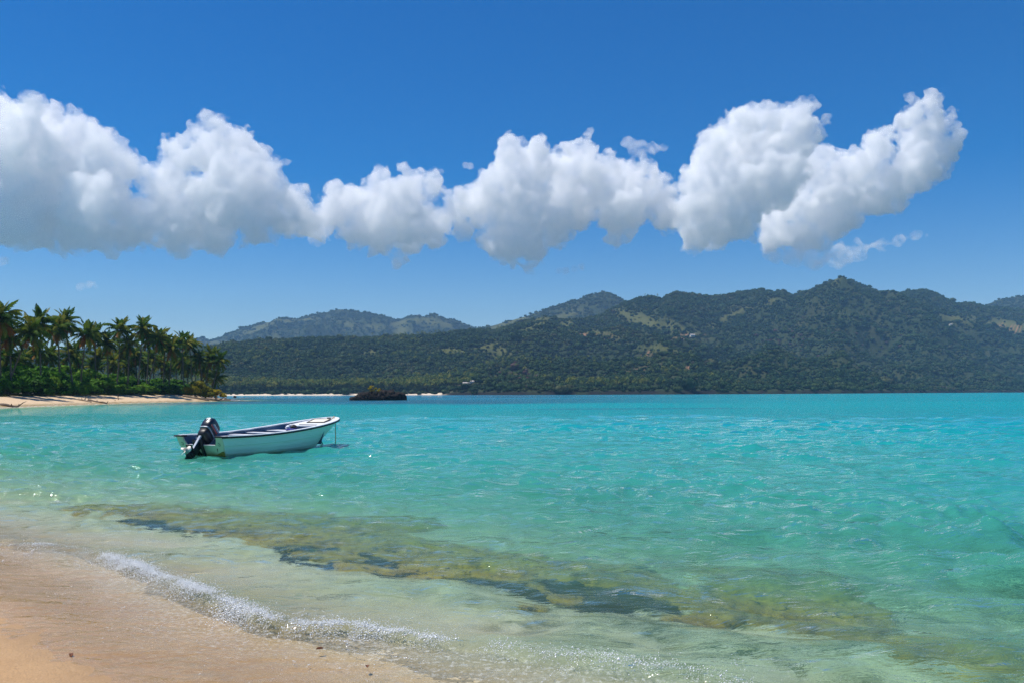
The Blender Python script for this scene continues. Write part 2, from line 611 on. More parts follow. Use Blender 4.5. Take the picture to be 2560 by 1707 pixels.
M_SEA = t.surf(t.n('ShaderNodeMixShader', {0: fm, 1: surf, 2: fd}).outputs[0])
# zone: the seagrass and reef belt far out, one nearer streak
zone_n = fbm2(wx * 0.02, wy * 0.012, 3, 91)
zone = smooth01(wy + 40 * zone_n, 128, 150) * smooth01(wx + wy * 0.02, -400, -60)
zone = np.maximum(zone * np.clip(1.0 - 0.8 * smooth01(wx / wy, -0.05, 0.35), 0, 1), 0.8 * np.exp(-((wy - 97 - 0.06 * wx) / 3.0) ** 2) * smooth01(wx, 0, 6) * smooth01(wx, 30, 22) * smooth01(zone_n, -0.5, 0.1))
me = np_mesh('sea', np.stack([wx, wy, wz], -1).reshape(-1, 3), [grid_faces(*wx.shape)], True,
             {'depth': wdepth.ravel(), 'foam': foam.ravel(), 'zone': zone.ravel(), 'farw': smooth01(wy, 35, 130).ravel()})
SEA = tag(obj('sea', me, M_SEA), kind='structure')
SEA.cycles.is_caustics_caster = True

# foam and spray thrown up along the breaking wave
t = NT('foam')
fpos = t.geo()
M_FOAM = t.surf(t.principled((0.86, 0.89, 0.90), 0.12, None, 0.6))
rf = np.random.default_rng(5)
pts = []
seglen = [(b - a).length for a, b in zip(CREST[:-1], CREST[1:])]
for a, b, L in zip(CREST[:-1], CREST[1:], seglen):
    n = int(L * 10000)
    tt = rf.uniform(0, 1, n)
    x = a.x + (b.x - a.x) * tt; y = a.y + (b.y - a.y) * tt
    nx, ny = -(b.y - a.y) / L, (b.x - a.x) / L
    off = rf.normal(-0.035, 0.065, n) * rf.uniform(0.3, 1.5, n)
    pxs = 1280 + F * x / y
    am = crest_amp(pxs)
    cl = fbm2(x * 3.0, y * 3.0, 3, 101)
    dens = 0.9 * np.interp(pxs, [-100, 0, 60, 100, 150, 180, 265, 300, 390, 410, 460, 485, 600, 680, 900, 960, 1100, 1250, 1400, 1750], [.15, .2, .15, .4, .2, .08, .1, .9, .9, .3, .4, .9, .9, 1, .9, .4, .3, .22, .15, .1]) * smooth01(cl, -0.6, 0.25)
    keep = rf.uniform(0, 1, n) < dens
    hgt = am * np.exp(-(np.abs(off) / 0.2) ** 2) * (0.55 + 0.4 * cl) + np.abs(rf.normal(0, 0.018, n)) * smooth01(am, 0.03, 0.12) * 0.8 + rf.exponential(0.010, n) * (am > 0.08)
    x2, y2 = x + nx * off, y + ny * off
    pts.append(np.stack([x2, y2, np.maximum(hgt, 0.008)], -1)[keep])
# older foam left behind: thin lacy lines in the wash and on the back of the wave
n = 240000
ii = rf.integers(0, len(CREST) - 1, n); tt = rf.uniform(0, 1, n)
ca = np.array([(p.x, p.y) for p in CREST])
bx_, by_ = (ca[ii] + (ca[ii + 1] - ca[ii]) * tt[:, None]).T
dv = ca[ii + 1] - ca[ii]; dl = np.hypot(dv[:, 0], dv[:, 1])
of = np.where(rf.uniform(0, 1, n) < 0.7, -rf.uniform(0.0, 1.5, n), rf.uniform(0, 0.5, n))
x2, y2 = bx_ - dv[:, 1] / dl * of, by_ + dv[:, 0] / dl * of
web = np.minimum(np.abs(fbm2(x2 * 1.7, y2 * 1.7, 3, 103)), np.abs(fbm2(x2 * 2.6 + 9, y2 * 2.6, 3, 107)) * 1.2)
kp = (web < 0.016) & (fbm2(x2 * 0.6, y2 * 0.6, 2, 109) > -0.05) & (rf.uniform(0, 1, n) < np.exp(-np.abs(of) / 0.7) * 0.55) & (y2 < 11.5)
x2, y2 = x2[kp], y2[kp]
from mathutils.kdtree import KDTree
sel = (wy < 14)
kd = KDTree(int(sel.sum()))
for i_, (a_, b_, c_) in enumerate(zip(wx[sel], wy[sel], wz[sel])): kd.insert((a_, b_, 0), i_)
kd.balance()
wzs = wz[sel]
z2 = np.array([wzs[kd.find((a_, b_, 0))[1]] for a_, b_ in zip(x2, y2)])
for q_ in pts:
    zq = np.array([wzs[kd.find((a_, b_, 0))[1]] for a_, b_ in q_[:, :2]])
    m_ = len(zq)
    q_[:, 2] = zq + rf.exponential(0.006, m_) + (rf.uniform(0, 1, m_) < 0.18) * rf.exponential(0.02, m_)
pts.append(np.stack([x2, y2, z2 + 0.002], -1))
NWEB = len(x2)
pts = np.concatenate(pts)
zb = bed(pts[:, 0], pts[:, 1])
pts[:, 2] = np.maximum(pts[:, 2], zb + 0.015)
oct_v = np.array([(1, 0, 0), (-1, 0, 0), (0, 1, 0), (0, -1, 0), (0, 0, 1), (0, 0, -1)], float)
oct_f = np.array([(0, 2, 4), (2, 1, 4), (1, 3, 4), (3, 0, 4), (2, 0, 5), (1, 2, 5), (3, 1, 5), (0, 3, 5)])
sz = np.exp(rf.normal(-5.92, 0.34, len(pts)))[:, None, None] * rf.uniform(0.6, 1.5, (len(pts), 1, 3))
sz[-NWEB:] *= np.array([1.3, 1.3, 0.4])
V = pts[:, None, :] + oct_v[None] * sz
FF = (np.arange(len(pts))[:, None, None] * 6 + oct_f[None]).reshape(-1, 3)
tag(obj('sea_foam', np_mesh('sea_foam', V.reshape(-1, 3), [FF], True), M_FOAM), 'white foam and spray of the small wave breaking on the sand', 'foam', kind='stuff')

# ------------------------------------------------------------------ reef just under the surface
t = NT('reef')
pos = t.geo()
n1 = t.noise(pos, 1.8, 7, 0.65, 0.5)
n2 = t.noise(pos, 9, 8, 0.75, 0.8)
c = t.ramp(n1, [(0.3, (0.13, 0.07, 0.025)), (0.42, (0.58, 0.34, 0.045)), (0.55, (0.82, 0.55, 0.09)), (0.68, (0.20, 0.17, 0.04))])
c = t.mix(t.ramp(n2, [(0.38, 1), (0.48, 0)]), c, (0.025, 0.02, 0.018))
M_REEF = t.surf(t.principled(c, 0.8, t.bump(n2, 1.0, 0.06), 0.2))


def reef(name, pts_px, wn, wf, top, label, seed, n=150, m=60, mat=None):
    P = [ground(px, py) for px, py in pts_px]
    d = np.concatenate([[0], np.cumsum([(b - a).length for a, b in zip(P[:-1], P[1:])])])
    s = np.linspace(0, d[-1], n)
    cx = np.interp(s, d, [p.x for p in P]); cyy = np.interp(s, d, [p.y for p in P])
    tx, ty = np.gradient(cx), np.gradient(cyy)
    ln = np.hypot(tx, ty); nx, ny = -ty / ln, tx / ln
    sgn = np.sign(ny.mean()); nx *= sgn; ny *= sgn
    v = np.linspace(-1, 1, m)
    en = np.minimum(1, np.sin(np.linspace(0, math.pi, n)) * 2.2)
    S, Vv = np.meshgrid(s, v, indexing='ij')
    wob_ = fbm2(S * 0.9, np.full_like(S, seed), 3, seed)
    off = np.where(Vv < 0, Vv * wn, Vv * wf) * (en[:, None] * (1 + 0.55 * wob_))
    X = cx[:, None] + nx[:, None] * off + 0.22 * fbm2(S * 1.6, Vv * 2, 3, seed + 1)
    Y = cyy[:, None] + ny[:, None] * off + 0.22 * fbm2(S * 1.6, Vv * 2, 3, seed + 2)
    ed = np.clip((1 - np.abs(Vv)) * np.where(Vv < 0, 7, 2.2), 0, 1) ** 0.6 * np.clip(en[:, None] * 1.5, 0, 1)
    if mat is not None:
        ed = ed * smooth01(fbm2(S * 2.2, Vv * 0.8, 3, seed + 8) + 0.35 * fbm2(S * 6, Vv * 2.5, 2, seed + 9), -0.62, -0.15)
    else:
        ed = ed * smooth01(fbm2(X * 1.1, Y * 1.1, 3, seed + 8) + 0.3 * fbm2(X * 4, Y * 4, 2, seed + 9), -0.7, -0.3)
    b0 = bed(X, Y)
    rough_ = fbm2(X * 2.4, Y * 2.4, 5, seed + 3, 0.6, True)
    Z = b0 - 0.06 + (top - b0 + 0.06) * ed + (0.11 * rough_ - 0.05 + 0.10 * fbm2(X * 0.8, Y * 0.8, 2, seed + 4)) * ed
    Z = np.minimum(Z, -0.115 + 0.025 * rough_)
    o = obj(name, np_mesh(name, np.stack([X, Y, Z], -1).reshape(-1, 3), [grid_faces(n, m)], True), mat or M_REEF)
    o.cycles.is_caustics_receiver = True
    return tag(o, label, 'reef', 'reef under the shallow water')


reef('reef_ledge', [(600, 1322), (740, 1350), (870, 1376), (1000, 1400), (1150, 1412), (1300, 1430), (1480, 1455), (1650, 1466), (1800, 1478)], 0.42, 1.35, -0.05, 'long golden brown reef ledge under clear water in the middle foreground', 201, 220, 80)
reef('reef_ledge', [(140, 1262), (330, 1290), (520, 1312), (700, 1335), (900, 1368)], 0.4, 1.9, -0.12, 'flat olive brown reef slab under shallow water, left and farther out', 211, 160, 60)
reef('reef_ledge', [(1700, 1452), (1900, 1490), (2080, 1520), (2250, 1545)], 0.4, 1.1, -0.12, 'greenish reef ledge under the water right of the golden ledge', 221, 140, 60)
reef('reef_ledge', [(1950, 1560), (2150, 1590), (2350, 1615), (2560, 1640), (2800, 1680)], 0.35, 0.55, -0.12, 'dark broken reef under the water in the lower right corner', 231, 160, 50)
reef('reef_ledge', [(1700, 1405), (1950, 1425), (2150, 1450)], 0.35, 0.5, -0.2, 'dim dark reef strip under the water behind the golden ledge', 241, 100, 40)

t = NT('dark_reef')
pos = t.geo()
n2 = t.noise(pos, 7, 8, 0.75, 0.8)
M_REEF2 = t.surf(t.principled(t.ramp(n2, [(0.38, (0.005, 0.005, 0.008)), (0.62, (0.018, 0.014, 0.015)), (0.78, (0.10, 0.07, 0.04))]), 0.8, t.bump(n2, 1.0, 0.06), 0.2))
reef('dark_reef_ledge', [(680, 1352), (830, 1382), (980, 1408), (1150, 1432), (1300, 1450), (1450, 1468), (1640, 1488), (1760, 1500)], 0.36, 0.34, -0.09, 'blackish weedy ledge along the near side of the golden reef', 251, 200, 40, M_REEF2)
reef('dark_reef_ledge', [(160, 1268), (300, 1296), (480, 1318), (660, 1345), (800, 1368)], 0.3, 0.5, -0.14, 'thin dark edge on the near side of the olive reef slab', 261, 160, 40, M_REEF2)

# loose rocks lying on the shallow bottom
def lump(seed, sub=3, amp_=0.35, fr_=1.6):
    bm = bmesh.new()
    bmesh.ops.create_icosphere(bm, subdivisions=sub, radius=1)
    v = np.array([w.co[:] for w in bm.verts])
    n = fbm(v * fr_ + seed * 3.1, 4, seed, 0.55)
    v2 = v * (1 + amp_ * n)[:, None]
    f = np.array([[l.index for l in p.verts] for p in bm.faces])
    bm.free()
    return v2, f


spots = [(1330, 1530, .10, 'small, just in front of the golden ledge'),
         (1760, 1545, .2, 'just right of the golden ledge end'),  (2500, 1190, .45, 'dark, far out at the right picture edge')]
for i, (px, py, rad, wh) in enumerate(spots):
    g = ground(px, py, -0.1)
    v, f = lump(300 + i, 3, 0.45, 1.3)
    bz_ = float(bed(np.array([g.x]), np.array([g.y]))[0])
    hz_ = rad * 0.5
    v = v * np.array([rad * 1.5, rad, hz_]) + np.array([g.x, g.y, max(bz_ + hz_ * 0.5, -0.45)])
    v[:, 2] = np.minimum(v[:, 2], -0.06)
    tag(obj('submerged_rock', np_mesh('submerged_rock', v, [f], True), M_REEF), 'submerged rock ' + wh, 'rock', 'rocks under the shallow water').cycles.is_caustics_receiver = True

# ------------------------------------------------------------------ hills round the bay
t = NT('hill_ground')
pos = t.geo()
n1 = t.noise(pos, 0.012, 6, 0.6)
n2 = t.noise(pos, 0.006, 5, 0.6, 0.4)
n3 = t.noise(pos, 0.09, 5, 0.7)
c = t.ramp(n1, [(0.3, (0.014, 0.03, 0.010)), (0.5, (0.024, 0.04, 0.013)), (0.7, (0.045, 0.05, 0.018))])
c = t.mix(t.math('MULTIPLY', n3, 0.6), c, (0.03, 0.035, 0.018))
c = t.mix(t.attr('grass'), c, t.mix(n3, (0.05, 0.07, 0.02), (0.115, 0.11, 0.04)))
c = t.mix(t.attr('soil'), c, t.mix(n3, (0.22, 0.10, 0.055), (0.34, 0.2, 0.12)))
c = t.mix(t.attr('sand'), c, (0.66, 0.55, 0.42))
c = t.mix(t.attr('rock'), c, t.mix(n3, (0.006, 0.006, 0.006), (0.022, 0.02, 0.018)))
M_HILL = t.surf(t.principled(c, 0.95, t.bump(n3, 0.6, 3.0), 0.1))

PXS = np.arange(-500, 3061, 8.0)


def hill(name, ridge, foot, dist, prof, seed, nz=0.10, nt=110, coast=False, back=0.5):
    """a range of hills: ridge line (pixel x, pixel y) standing at distance dist(px), its slope running down to foot(px)"""
    hp = np.interp(PXS, [p[0] for p in ridge], [p[1] for p in ridge])
    d0 = np.interp(PXS, [p[0] for p in foot], [p[1] for p in foot])
    d1 = np.interp(PXS, [p[0] for p in dist], [p[1] for p in dist])
    tt = np.concatenate([np.linspace(0, 1, nt), 1 + np.linspace(0, back, 26)[1:]])
    T, PX = np.meshgrid(tt, PXS, indexing='ij')
    D = d0 + (d1 - d0) * T
    Hn = np.array([at(px, py, d).z for px, py, d in zip(PXS, hp, d1)])
    X = np.array([at(px, 980, 1.0).x for px in PXS]) * D
    P = np.interp(T, *prof)
    w1 = fbm2(X / 420, D / 420, 5, seed, 0.5)
    gul = fbm2(X / 130 + w1, D / 330, 4, seed + 5, 0.5, True)
    env = np.clip(T * (1 - T) * 4, 0, 1) * (T <= 1)
    edge = np.exp(-((T - 1) / 0.05) ** 2)
    Z = Hn * P + Hn * nz * (1.5 * w1 - 0.9 * gul) * env
    Z = np.where(T > 1, Hn * np.clip(1 - (T - 1) * 2.2, -0.2, 1), Z)
    Z += edge * Hn * 0.012 * fbm2(X / 40, D / 40, 3, seed + 9)
    Z = np.maximum(Z, -6)
    at_ = {}
    if coast:
        # beach on the left, dark rocky shelf on the right
        dd = D - d0
        sandy = smooth01(PX, 1135, 1090)
        zb_ = np.interp(dd, [0, 12, 26, 60], [-1.2, 0.0, 1.7, 3.0])
        zr_ = np.interp(dd, [0, 4, 12, 40], [-1.5, 1.2, 3.0, 6.0]) + 1.3 * fbm2(X / 6, D / 6, 3, seed + 3) * (dd < 30)
        k = smooth01(dd, 90, 20)
        Z = Z * (1 - k) + (zb_ * sandy + zr_ * (1 - sandy)) * k
        at_['sand'] = (sandy * smooth01(dd, 30, 26)).ravel()
        at_['rock'] = ((1 - sandy) * smooth01(dd + 6 * fbm2(X / 12, D / 12, 3, seed + 4), 14, 9)).ravel()
    return X, D, Z, T, PX, at_


def at_list(masks, PX, PY):
    out = np.zeros_like(PX)
    for (x, y, rx, ry, ang) in masks:
        ca, sa = math.cos(R(ang)), math.sin(R(ang))
        dx, dy = PX - x, PY - y
        a, b = dx * ca + dy * sa, -dx * sa + dy * ca
        out = np.maximum(out, np.exp(-((a / rx) ** 2 + (b / ry) ** 2) * 1.3))
    return out


def proj_y(X, D, Z):
    # pixel row of points, used only to place clearings that are described by where they lie on the slope
    v = np.stack([X, D, Z - EYE], -1)
    zc = v @ np.array(_f); xc = v @ np.array(_r); yc = v @ np.array(_u)
    return 1280 + F * xc / zc, 853.5 - F * yc / zc


RIDGE_A = [(-500, 880), (300, 885), (470, 878), (555, 866), (620, 858), (700, 853), (800, 850), (900, 850), (1000, 847), (1080, 842), (1150, 832), (1190, 826), (1240, 828), (1300, 808), (1360, 792), (1420, 800), (1500, 792), (1560, 760),
           (1600, 748), (1635, 741), (1660, 746), (1690, 731), (1730, 735), (1780, 742), (1830, 738), (1870, 731), (1905, 724), (1940, 732), (1965, 730), (1985, 740), (2010, 734), (2040, 722),
           (2070, 708), (2095, 697), (2112, 694), (2140, 703), (2175, 720), (2215, 735), (2250, 736), (2280, 729), (2320, 724), (2345, 733), (2370, 746), (2400, 760), (2440, 760), (2470, 768), (2520, 772), (2560, 776), (2700, 790), (3060, 800)]
FOOT_A = [(-500, 820), (1090, 810), (1300, 740), (1700, 760), (2100, 900), (2560, 1350), (3060, 1500)]
DIST_A = [(-500, 1500), (500, 1500), (1100, 1750), (1250, 1900), (1600, 2300), (2100, 2500), (2500, 2700), (3060, 2800)]
PROF_A = ([0, 0.06, 0.2, 0.4, 0.55, 0.7, 0.85, 0.95, 1.0], [0.0, 0.03, 0.13, 0.33, 0.46, 0.60, 0.80, 0.95, 1.0])
RIDGE_B = [(-500, 1000), (1150, 850), (1200, 820), (1240, 812), (1300, 797), (1350, 780), (1400, 764), (1450, 748), (1480, 736), (1508, 730), (1530, 734), (1560, 749), (1600, 770), (1700, 800), (2200, 850), (2380, 780), (2420, 770), (2460, 766), (2500, 752), (2530, 745), (2560, 742), (2620, 730), (2750, 760), (3060, 790)]
RIDGE_C = [(-500, 900), (300, 868), (400, 860), (470, 851), (490, 845), (505, 844), (520, 851), (545, 846), (580, 832), (620, 819), (635, 813), (650, 806), (668, 807), (690, 801), (712, 797), (730, 799), (760, 793), (790, 785),
           (815, 781), (840, 775), (860, 774), (880, 776), (905, 781), (925, 784), (945, 786), (965, 791), (985, 798), (1000, 799), (1020, 791), (1045, 789), (1070, 793), (1100, 794), (1130, 800), (1160, 808), (1185, 819), (1220, 832), (1300, 850), (1500, 880), (3060, 920)]

GRASS = [(1430, 800, 60, 14, -30), (1350, 810, 60, 12, -25), (1600, 800, 90, 18, 20), (1700, 822, 60, 10, 15), (1830, 790, 80, 7, -22), (1930, 755, 25, 12, 0), (1230, 865, 60, 10, -8), (1260, 880, 40, 12, 0), (1130, 878, 60, 8, -5), (2400, 800, 60, 10, 5), (2520, 812, 80, 14, 10),
         (930, 888, 40, 6, -15), (1480, 832, 60, 9, 5), (2100, 704, 18, 6, -10), (1650, 870, 60, 8, 0)]
SOIL = [(1475, 839, 50, 3.2, 2), (1590, 924, 55, 3.0, -14), (1720, 842, 40, 3, -6), (1615, 887, 12, 2.5, -5), (1720, 918, 16, 4, -50), (1140, 968, 30, 5, 0), (1085, 975, 12, 3, -20), (1230, 945, 40, 5, -10), (1725, 840, 8, 4, 0), (2530, 820, 40, 3, 8)]
BURNT = [(2180, 855, 80, 22, -6), (1960, 850, 60, 16, 0), (2000, 890, 40, 10, 0), (1290, 935, 70, 22, 5)]

XA, DA, ZA, TA, PA, attA = hill('hill', RIDGE_A, FOOT_A, DIST_A, PROF_A, 401, 0.20, 150, coast=True)
pxa, pya = proj_y(XA, DA, ZA)
wrp = fbm2(XA / 60, DA / 60, 3, 407) * 22
gA = np.clip(at_list(GRASS, pxa + wrp, pya + wrp * 0.4) * 1.3, 0, 1)
sA = np.clip(at_list(SOIL, pxa + wrp * 0.3, pya + wrp * 0.1) * 1.4, 0, 1) * smooth01(fbm2(XA / 25, DA / 25, 3, 409), -0.5, 0.1)
bA = np.clip(at_list(BURNT, pxa + wrp, pya + wrp * 0.3), 0, 1)
attA.update({'grass': gA.ravel(), 'soil': sA.ravel()})
HA = tag(obj('hills', np_mesh('hills', np.stack([XA, DA, ZA], -1).reshape(-1, 3), [grid_faces(*XA.shape)], True, attA), M_HILL), kind='structure')

XB, DB, ZB, TB, PB, attB = hill('hill', RIDGE_B, [(-500, 2400), (3060, 2900)], [(-500, 3200), (3060, 3700)], ([0, 0.5, 0.8, 1], [0, 0.5, 0.85, 1]), 421, 0.12, 70)
pxb, pyb = proj_y(XB, DB, ZB)
gB = np.clip(at_list([(1290, 805, 50, 12, -25), (1250, 818, 50, 10, -20), (1400, 795, 60, 8, -20), (1420, 806, 50, 8, 0)], pxb, pyb) * 1.2, 0, 1)
attB.update({'grass': gB.ravel(), 'soil': gB.ravel() * 0})
tag(obj('hills', np_mesh('hills', np.stack([XB, DB, ZB], -1).reshape(-1, 3), [grid_faces(*XB.shape)], True, attB), M_HILL), kind='structure')

XC, DC, ZC, TC, PC, attC = hill('hill', RIDGE_C, [(-500, 2600), (3060, 3400)], [(-500, 4300), (3060, 4600)], ([0, 0.25, 0.5, 0.7, 0.85, 1], [0, 0.2, 0.45, 0.7, 0.88, 1]), 441, 0.2, 110)
pxc, pyc = proj_y(XC, DC, ZC)
wrpc = fbm2(XC / 120, DC / 120, 3, 447) * 18
gC = np.clip(at_list([(520, 861, 70, 5, -5), (650, 817, 25, 9, -20), (700, 803, 40, 5, -10), (760, 797, 30, 5, -5), (640, 820, 50, 8, -25), (880, 815, 25, 10, 20), (930, 818, 35, 9, 5), (1000, 808, 30, 10, -20), (1010, 830, 25, 16, 0), (1060, 805, 40, 9, 0), (690, 846, 20, 10, 0), (1110, 812, 30, 8, 15), (570, 862, 40, 4, -5), (1000, 845, 40, 8, 0)], pxc + wrpc, pyc + wrpc * 0.4) * 1.3, 0, 1)
attC.update({'grass': gC.ravel(), 'soil': gC.ravel() * 0})
tag(obj('hills', np_mesh('hills', np.stack([XC, DC, ZC], -1).reshape(-1, 3), [grid_faces(*XC.shape)], True, attC), M_HILL), kind='structure')

# ------------------------------------------------------------------ the far-off woods that cover them
def foliage_mat(name, stops, trans=0.25, scale=0.6, low=0.0):
    t = NT(name)
    rn = t.n('ShaderNodeObjectInfo').outputs['Random']
    pos = t.geo()
    f = t.math('ADD', t.math('MULTIPLY', rn, 0.75), t.math('MULTIPLY', t.noise(pos, scale, 3), 0.25))
    if low:
        f = t.math('ADD', t.math('MULTIPLY', f, 0.55), t.math('MULTIPLY', t.ramp(t.noise(pos, low, 4, 0.6, 0.5), [(0.32, 0), (0.68, 1)]), 0.45))
    c = t.ramp(f, stops)
    d = t.principled(c, 0.6, None, 0.06)
    tr = t.n('ShaderNodeBsdfTranslucent', {'Color': c}).outputs[0]
    return t.surf(t.n('ShaderNodeMixShader', {0: trans, 1: d, 2: tr}).outputs[0])


M_WOOD = foliage_mat('wood_leaves', [(0.1, (0.008, 0.026, 0.010)), (0.35, (0.018, 0.046, 0.014)), (0.6, (0.038, 0.07, 0.018)), (0.8, (0.065, 0.075, 0.026)), (0.95, (0.09, 0.072, 0.05))], 0.15, low=0.011)
M_BARE = foliage_mat('dry_leaves', [(0.1, (0.055, 0.03, 0.032)), (0.5, (0.085, 0.04, 0.04)), (0.9, (0.10, 0.065, 0.05))], 0.1)
M_FARPALM = foliage_mat('far_palm_leaves', [(0.1, (0.025, 0.06, 0.012)), (0.5, (0.07, 0.11, 0.02)), (0.9, (0.17, 0.17, 0.03))], 0.2)


def crown_variant(seed, mat):
    """a tree seen from a kilometre off: lumpy crown made of leaf-clump faces round a dark core"""
    v, f = lump(seed, 2, 0.55, 1.3)
    v = v * np.array([1, 1, 0.78]) * 0.82
    r_ = np.random.default_rng(seed)
    n = 90
    d = r_.normal(size=(n, 3)); d /= np.linalg.norm(d, axis=1)[:, None]
    d[:, 2] = np.abs(d[:, 2]) * 1.0 - 0.25
    c = d * np.array([1, 1, 0.8]) * r_.uniform(0.72, 1.12, (n, 1)) * (1 + 0.4 * fbm(d * 1.3 + seed * 3.1, 3, seed))[:, None]
    a = r_.normal(size=(n, 3)); a /= np.linalg.norm(a, axis=1)[:, None]
    b = np.cross(a, r_.normal(size=(n, 3))); b /= np.linalg.norm(b, axis=1)[:, None]
    s = r_.uniform(0.14, 0.3, (n, 1))
    q_ = np.concatenate([c + a * s, c + b * s, c - a * s * 0.7 - b * s * 0.4])
    i = np.arange(n)
    fq = np.stack([i, i + n, i + 2 * n], -1) + len(v)
    V_ = np.concatenate([v, q_]); V_[:, 2] += 0.55
    me_ = np_mesh('wood_crown', V_, [f, fq], False)
    me_.materials.append(mat)
    return me_


def palm_variant(seed, mat):
    r_ = np.random.default_rng(seed)
    V_, F_ = [], []
    H = 1.0
    for k in range(3):
        an = k * 2.1
        V_ += [(0.012 * math.cos(an), 0.012 * math.sin(an), 0), (0.012 * math.cos(an + 2.1), 0.012 * math.sin(an + 2.1), 0), (0.01 * math.cos(an) + 0.02, 0.01 * math.sin(an), H)]
        F_.append((len(V_) - 3, len(V_) - 2, len(V_) - 1))
    for k in range(14):
        an = 2 * math.pi * k / 14 + r_.uniform(-.2, .2)
        el = r_.uniform(-0.6, 1.2)
        L = r_.uniform(0.24, 0.34)
        dv = np.array([math.cos(an) * math.cos(el), math.sin(an) * math.cos(el), math.sin(el)])
        sd = np.array([-math.sin(an), math.cos(an), 0]) * 0.05
        p0 = np.array([0.02, 0, H]); p1 = p0 + dv * L * 0.55; p2 = p1 + (dv + np.array([0, 0, -0.9])) * L * 0.45
        b = len(V_)
        V_ += [tuple(p0), tuple(p1 + sd), tuple(p1 - sd), tuple(p2)]
        F_ += [(b, b + 1, b + 2), (b + 1, b + 3, b + 2)]
    me_ = np_mesh('far_palm', np.array(V_), [np.array(F_)], False)
    me_.materials.append(mat)
    return me_


def variants(cname, meshes):
    c = bpy.data.collections.new(cname)
    for m_ in meshes:
        o = bpy.data.objects.new(m_.name, m_)
        c.objects.link(o)
    return c


V_WOOD = variants('wood_kinds', [crown_variant(500 + i, M_WOOD) for i in range(6)])
V_BARE = variants('bare_kinds', [crown_variant(520 + i, M_BARE) for i in range(3)])
V_PALM = variants('palm_kinds', [palm_variant(540 + i, M_FARPALM) for i in range(4)])


def scatter(name, pts, scale3, kinds, label, cat='wood', proxy=None):
    """points carrying size and turn, each set with one of the kinds (geometry nodes)"""
    r_ = np.random.default_rng(len(pts))
    me_ = bpy.data.meshes.new(name)
    me_.vertices.add(len(pts))
    me_.vertices.foreach_set('co', np.asarray(pts, np.float32).ravel())
    a = me_.attributes.new('size', 'FLOAT_VECTOR', 'POINT'); a.data.foreach_set('vector', np.asarray(scale3, np.float32).ravel())
    rot = np.zeros((len(pts), 3), np.float32); rot[:, 2] = r_.uniform(0, 6.28, len(pts))
    a = me_.attributes.new('turn', 'FLOAT_VECTOR', 'POINT'); a.data.foreach_set('vector', rot.ravel())
    o = bpy.data.objects.new(name, me_)
    link(o)
    ng = bpy.data.node_groups.new(name, 'GeometryNodeTree')
    ng.interface.new_socket('Geometry', in_out='INPUT', socket_type='NodeSocketGeometry')
    ng.interface.new_socket('Geometry', in_out='OUTPUT', socket_type='NodeSocketGeometry')
    gi = ng.nodes.new('NodeGroupInput'); go = ng.nodes.new('NodeGroupOutput')
    m2p = ng.nodes.new('GeometryNodeMeshToPoints')
    iop = ng.nodes.new('GeometryNodeInstanceOnPoints')
    ci = ng.nodes.new('GeometryNodeCollectionInfo')
    ci.inputs['Collection'].default_value = kinds
    ci.inputs['Separate Children'].default_value = True
    ci.inputs['Reset Children'].default_value = True
    iop.inputs['Pick Instance'].default_value = True
    nr = ng.nodes.new('GeometryNodeInputNamedAttribute'); nr.data_type = 'FLOAT_VECTOR'; nr.inputs['Name'].default_value = 'turn'
    nsz = ng.nodes.new('GeometryNodeInputNamedAttribute'); nsz.data_type = 'FLOAT_VECTOR'; nsz.inputs['Name'].default_value = 'size'
    L = ng.links.new
    L(gi.outputs[0], m2p.inputs['Mesh']); L(m2p.outputs[0], iop.inputs['Points']); L(ci.outputs[0], iop.inputs['Instance'])
    e2r = ng.nodes.new('FunctionNodeEulerToRotation')
    L(nr.outputs['Attribute'], e2r.inputs[0]); L(e2r.outputs[0], iop.inputs['Rotation'])
    L(nsz.outputs['Attribute'], iop.inputs['Scale']); L(iop.outputs[0], go.inputs[0])
    md = o.modifiers.new('scatter', 'NODES')
    md.node_group = ng
    return tag(o, label, cat, kind='stuff')


def sample(X, D, Z, masks, n, seed, tmin=0.0, tmax=1.03, T=None, wpow=1.0):
    """random points on a hill sheet; masks: function(i,j) density"""
    r_ = np.random.default_rng(seed)
    nr, nc = X.shape
    a = r_.uniform(0, 1, n) ** wpow
    tcol = T[:, 0]
    tv = tmin + (tmax - tmin) * a
    fi = np.interp(tv, tcol, np.arange(nr))
    fj = r_.uniform(30, nc - 3, n)
    i = np.clip(fi.astype(int), 0, nr - 2); j = fj.astype(int)
    u, v = fi - i, fj - j

    def bl(A):
        return (A[i, j] * (1 - u) * (1 - v) + A[i + 1, j] * u * (1 - v) + A[i, j + 1] * (1 - u) * v + A[i + 1, j + 1] * u * v)
    p = np.stack([bl(X), bl(D), bl(Z)], -1)
    keep = r_.uniform(0, 1, n) < np.clip(bl(masks), 0, 1)
    return p[keep], r_


clear = np.clip(gA * 0.93 + sA * 1.2 + smooth01(DA - np.interp(PA, [p[0] for p in FOOT_A], [p[1] for p in FOOT_A]), 26, 15) * smooth01(PA, 1140, 1090), 0, 1)
clear = np.maximum(clear, smooth01(DA - np.interp(PA, [p[0] for p in FOOT_A], [p[1] for p in FOOT_A]), 10, 4))
p, r_ = sample(XA, DA, ZA, (1 - clear) * (1 - 0.9 * bA), 115000, 601, 0.005, 1.02, TA, 0.85)
s = np.exp(r_.normal(0.72, 0.36, len(p)))[:, None] * np.array([1, 1, 1.0]) * r_.uniform(0.85, 1.2, (len(p), 3))
s *= np.interp(p[:, 1], [800, 2600], [0.95, 1.6])[:, None]
scatter('broadleaf_wood', p, s, V_WOOD, 'dark green broadleaf wood covering the hills right across the bay')
p, r_ = sample(XA, DA, ZA, bA * (1 - clear), 14000, 603, 0.01, 1.0, TA)
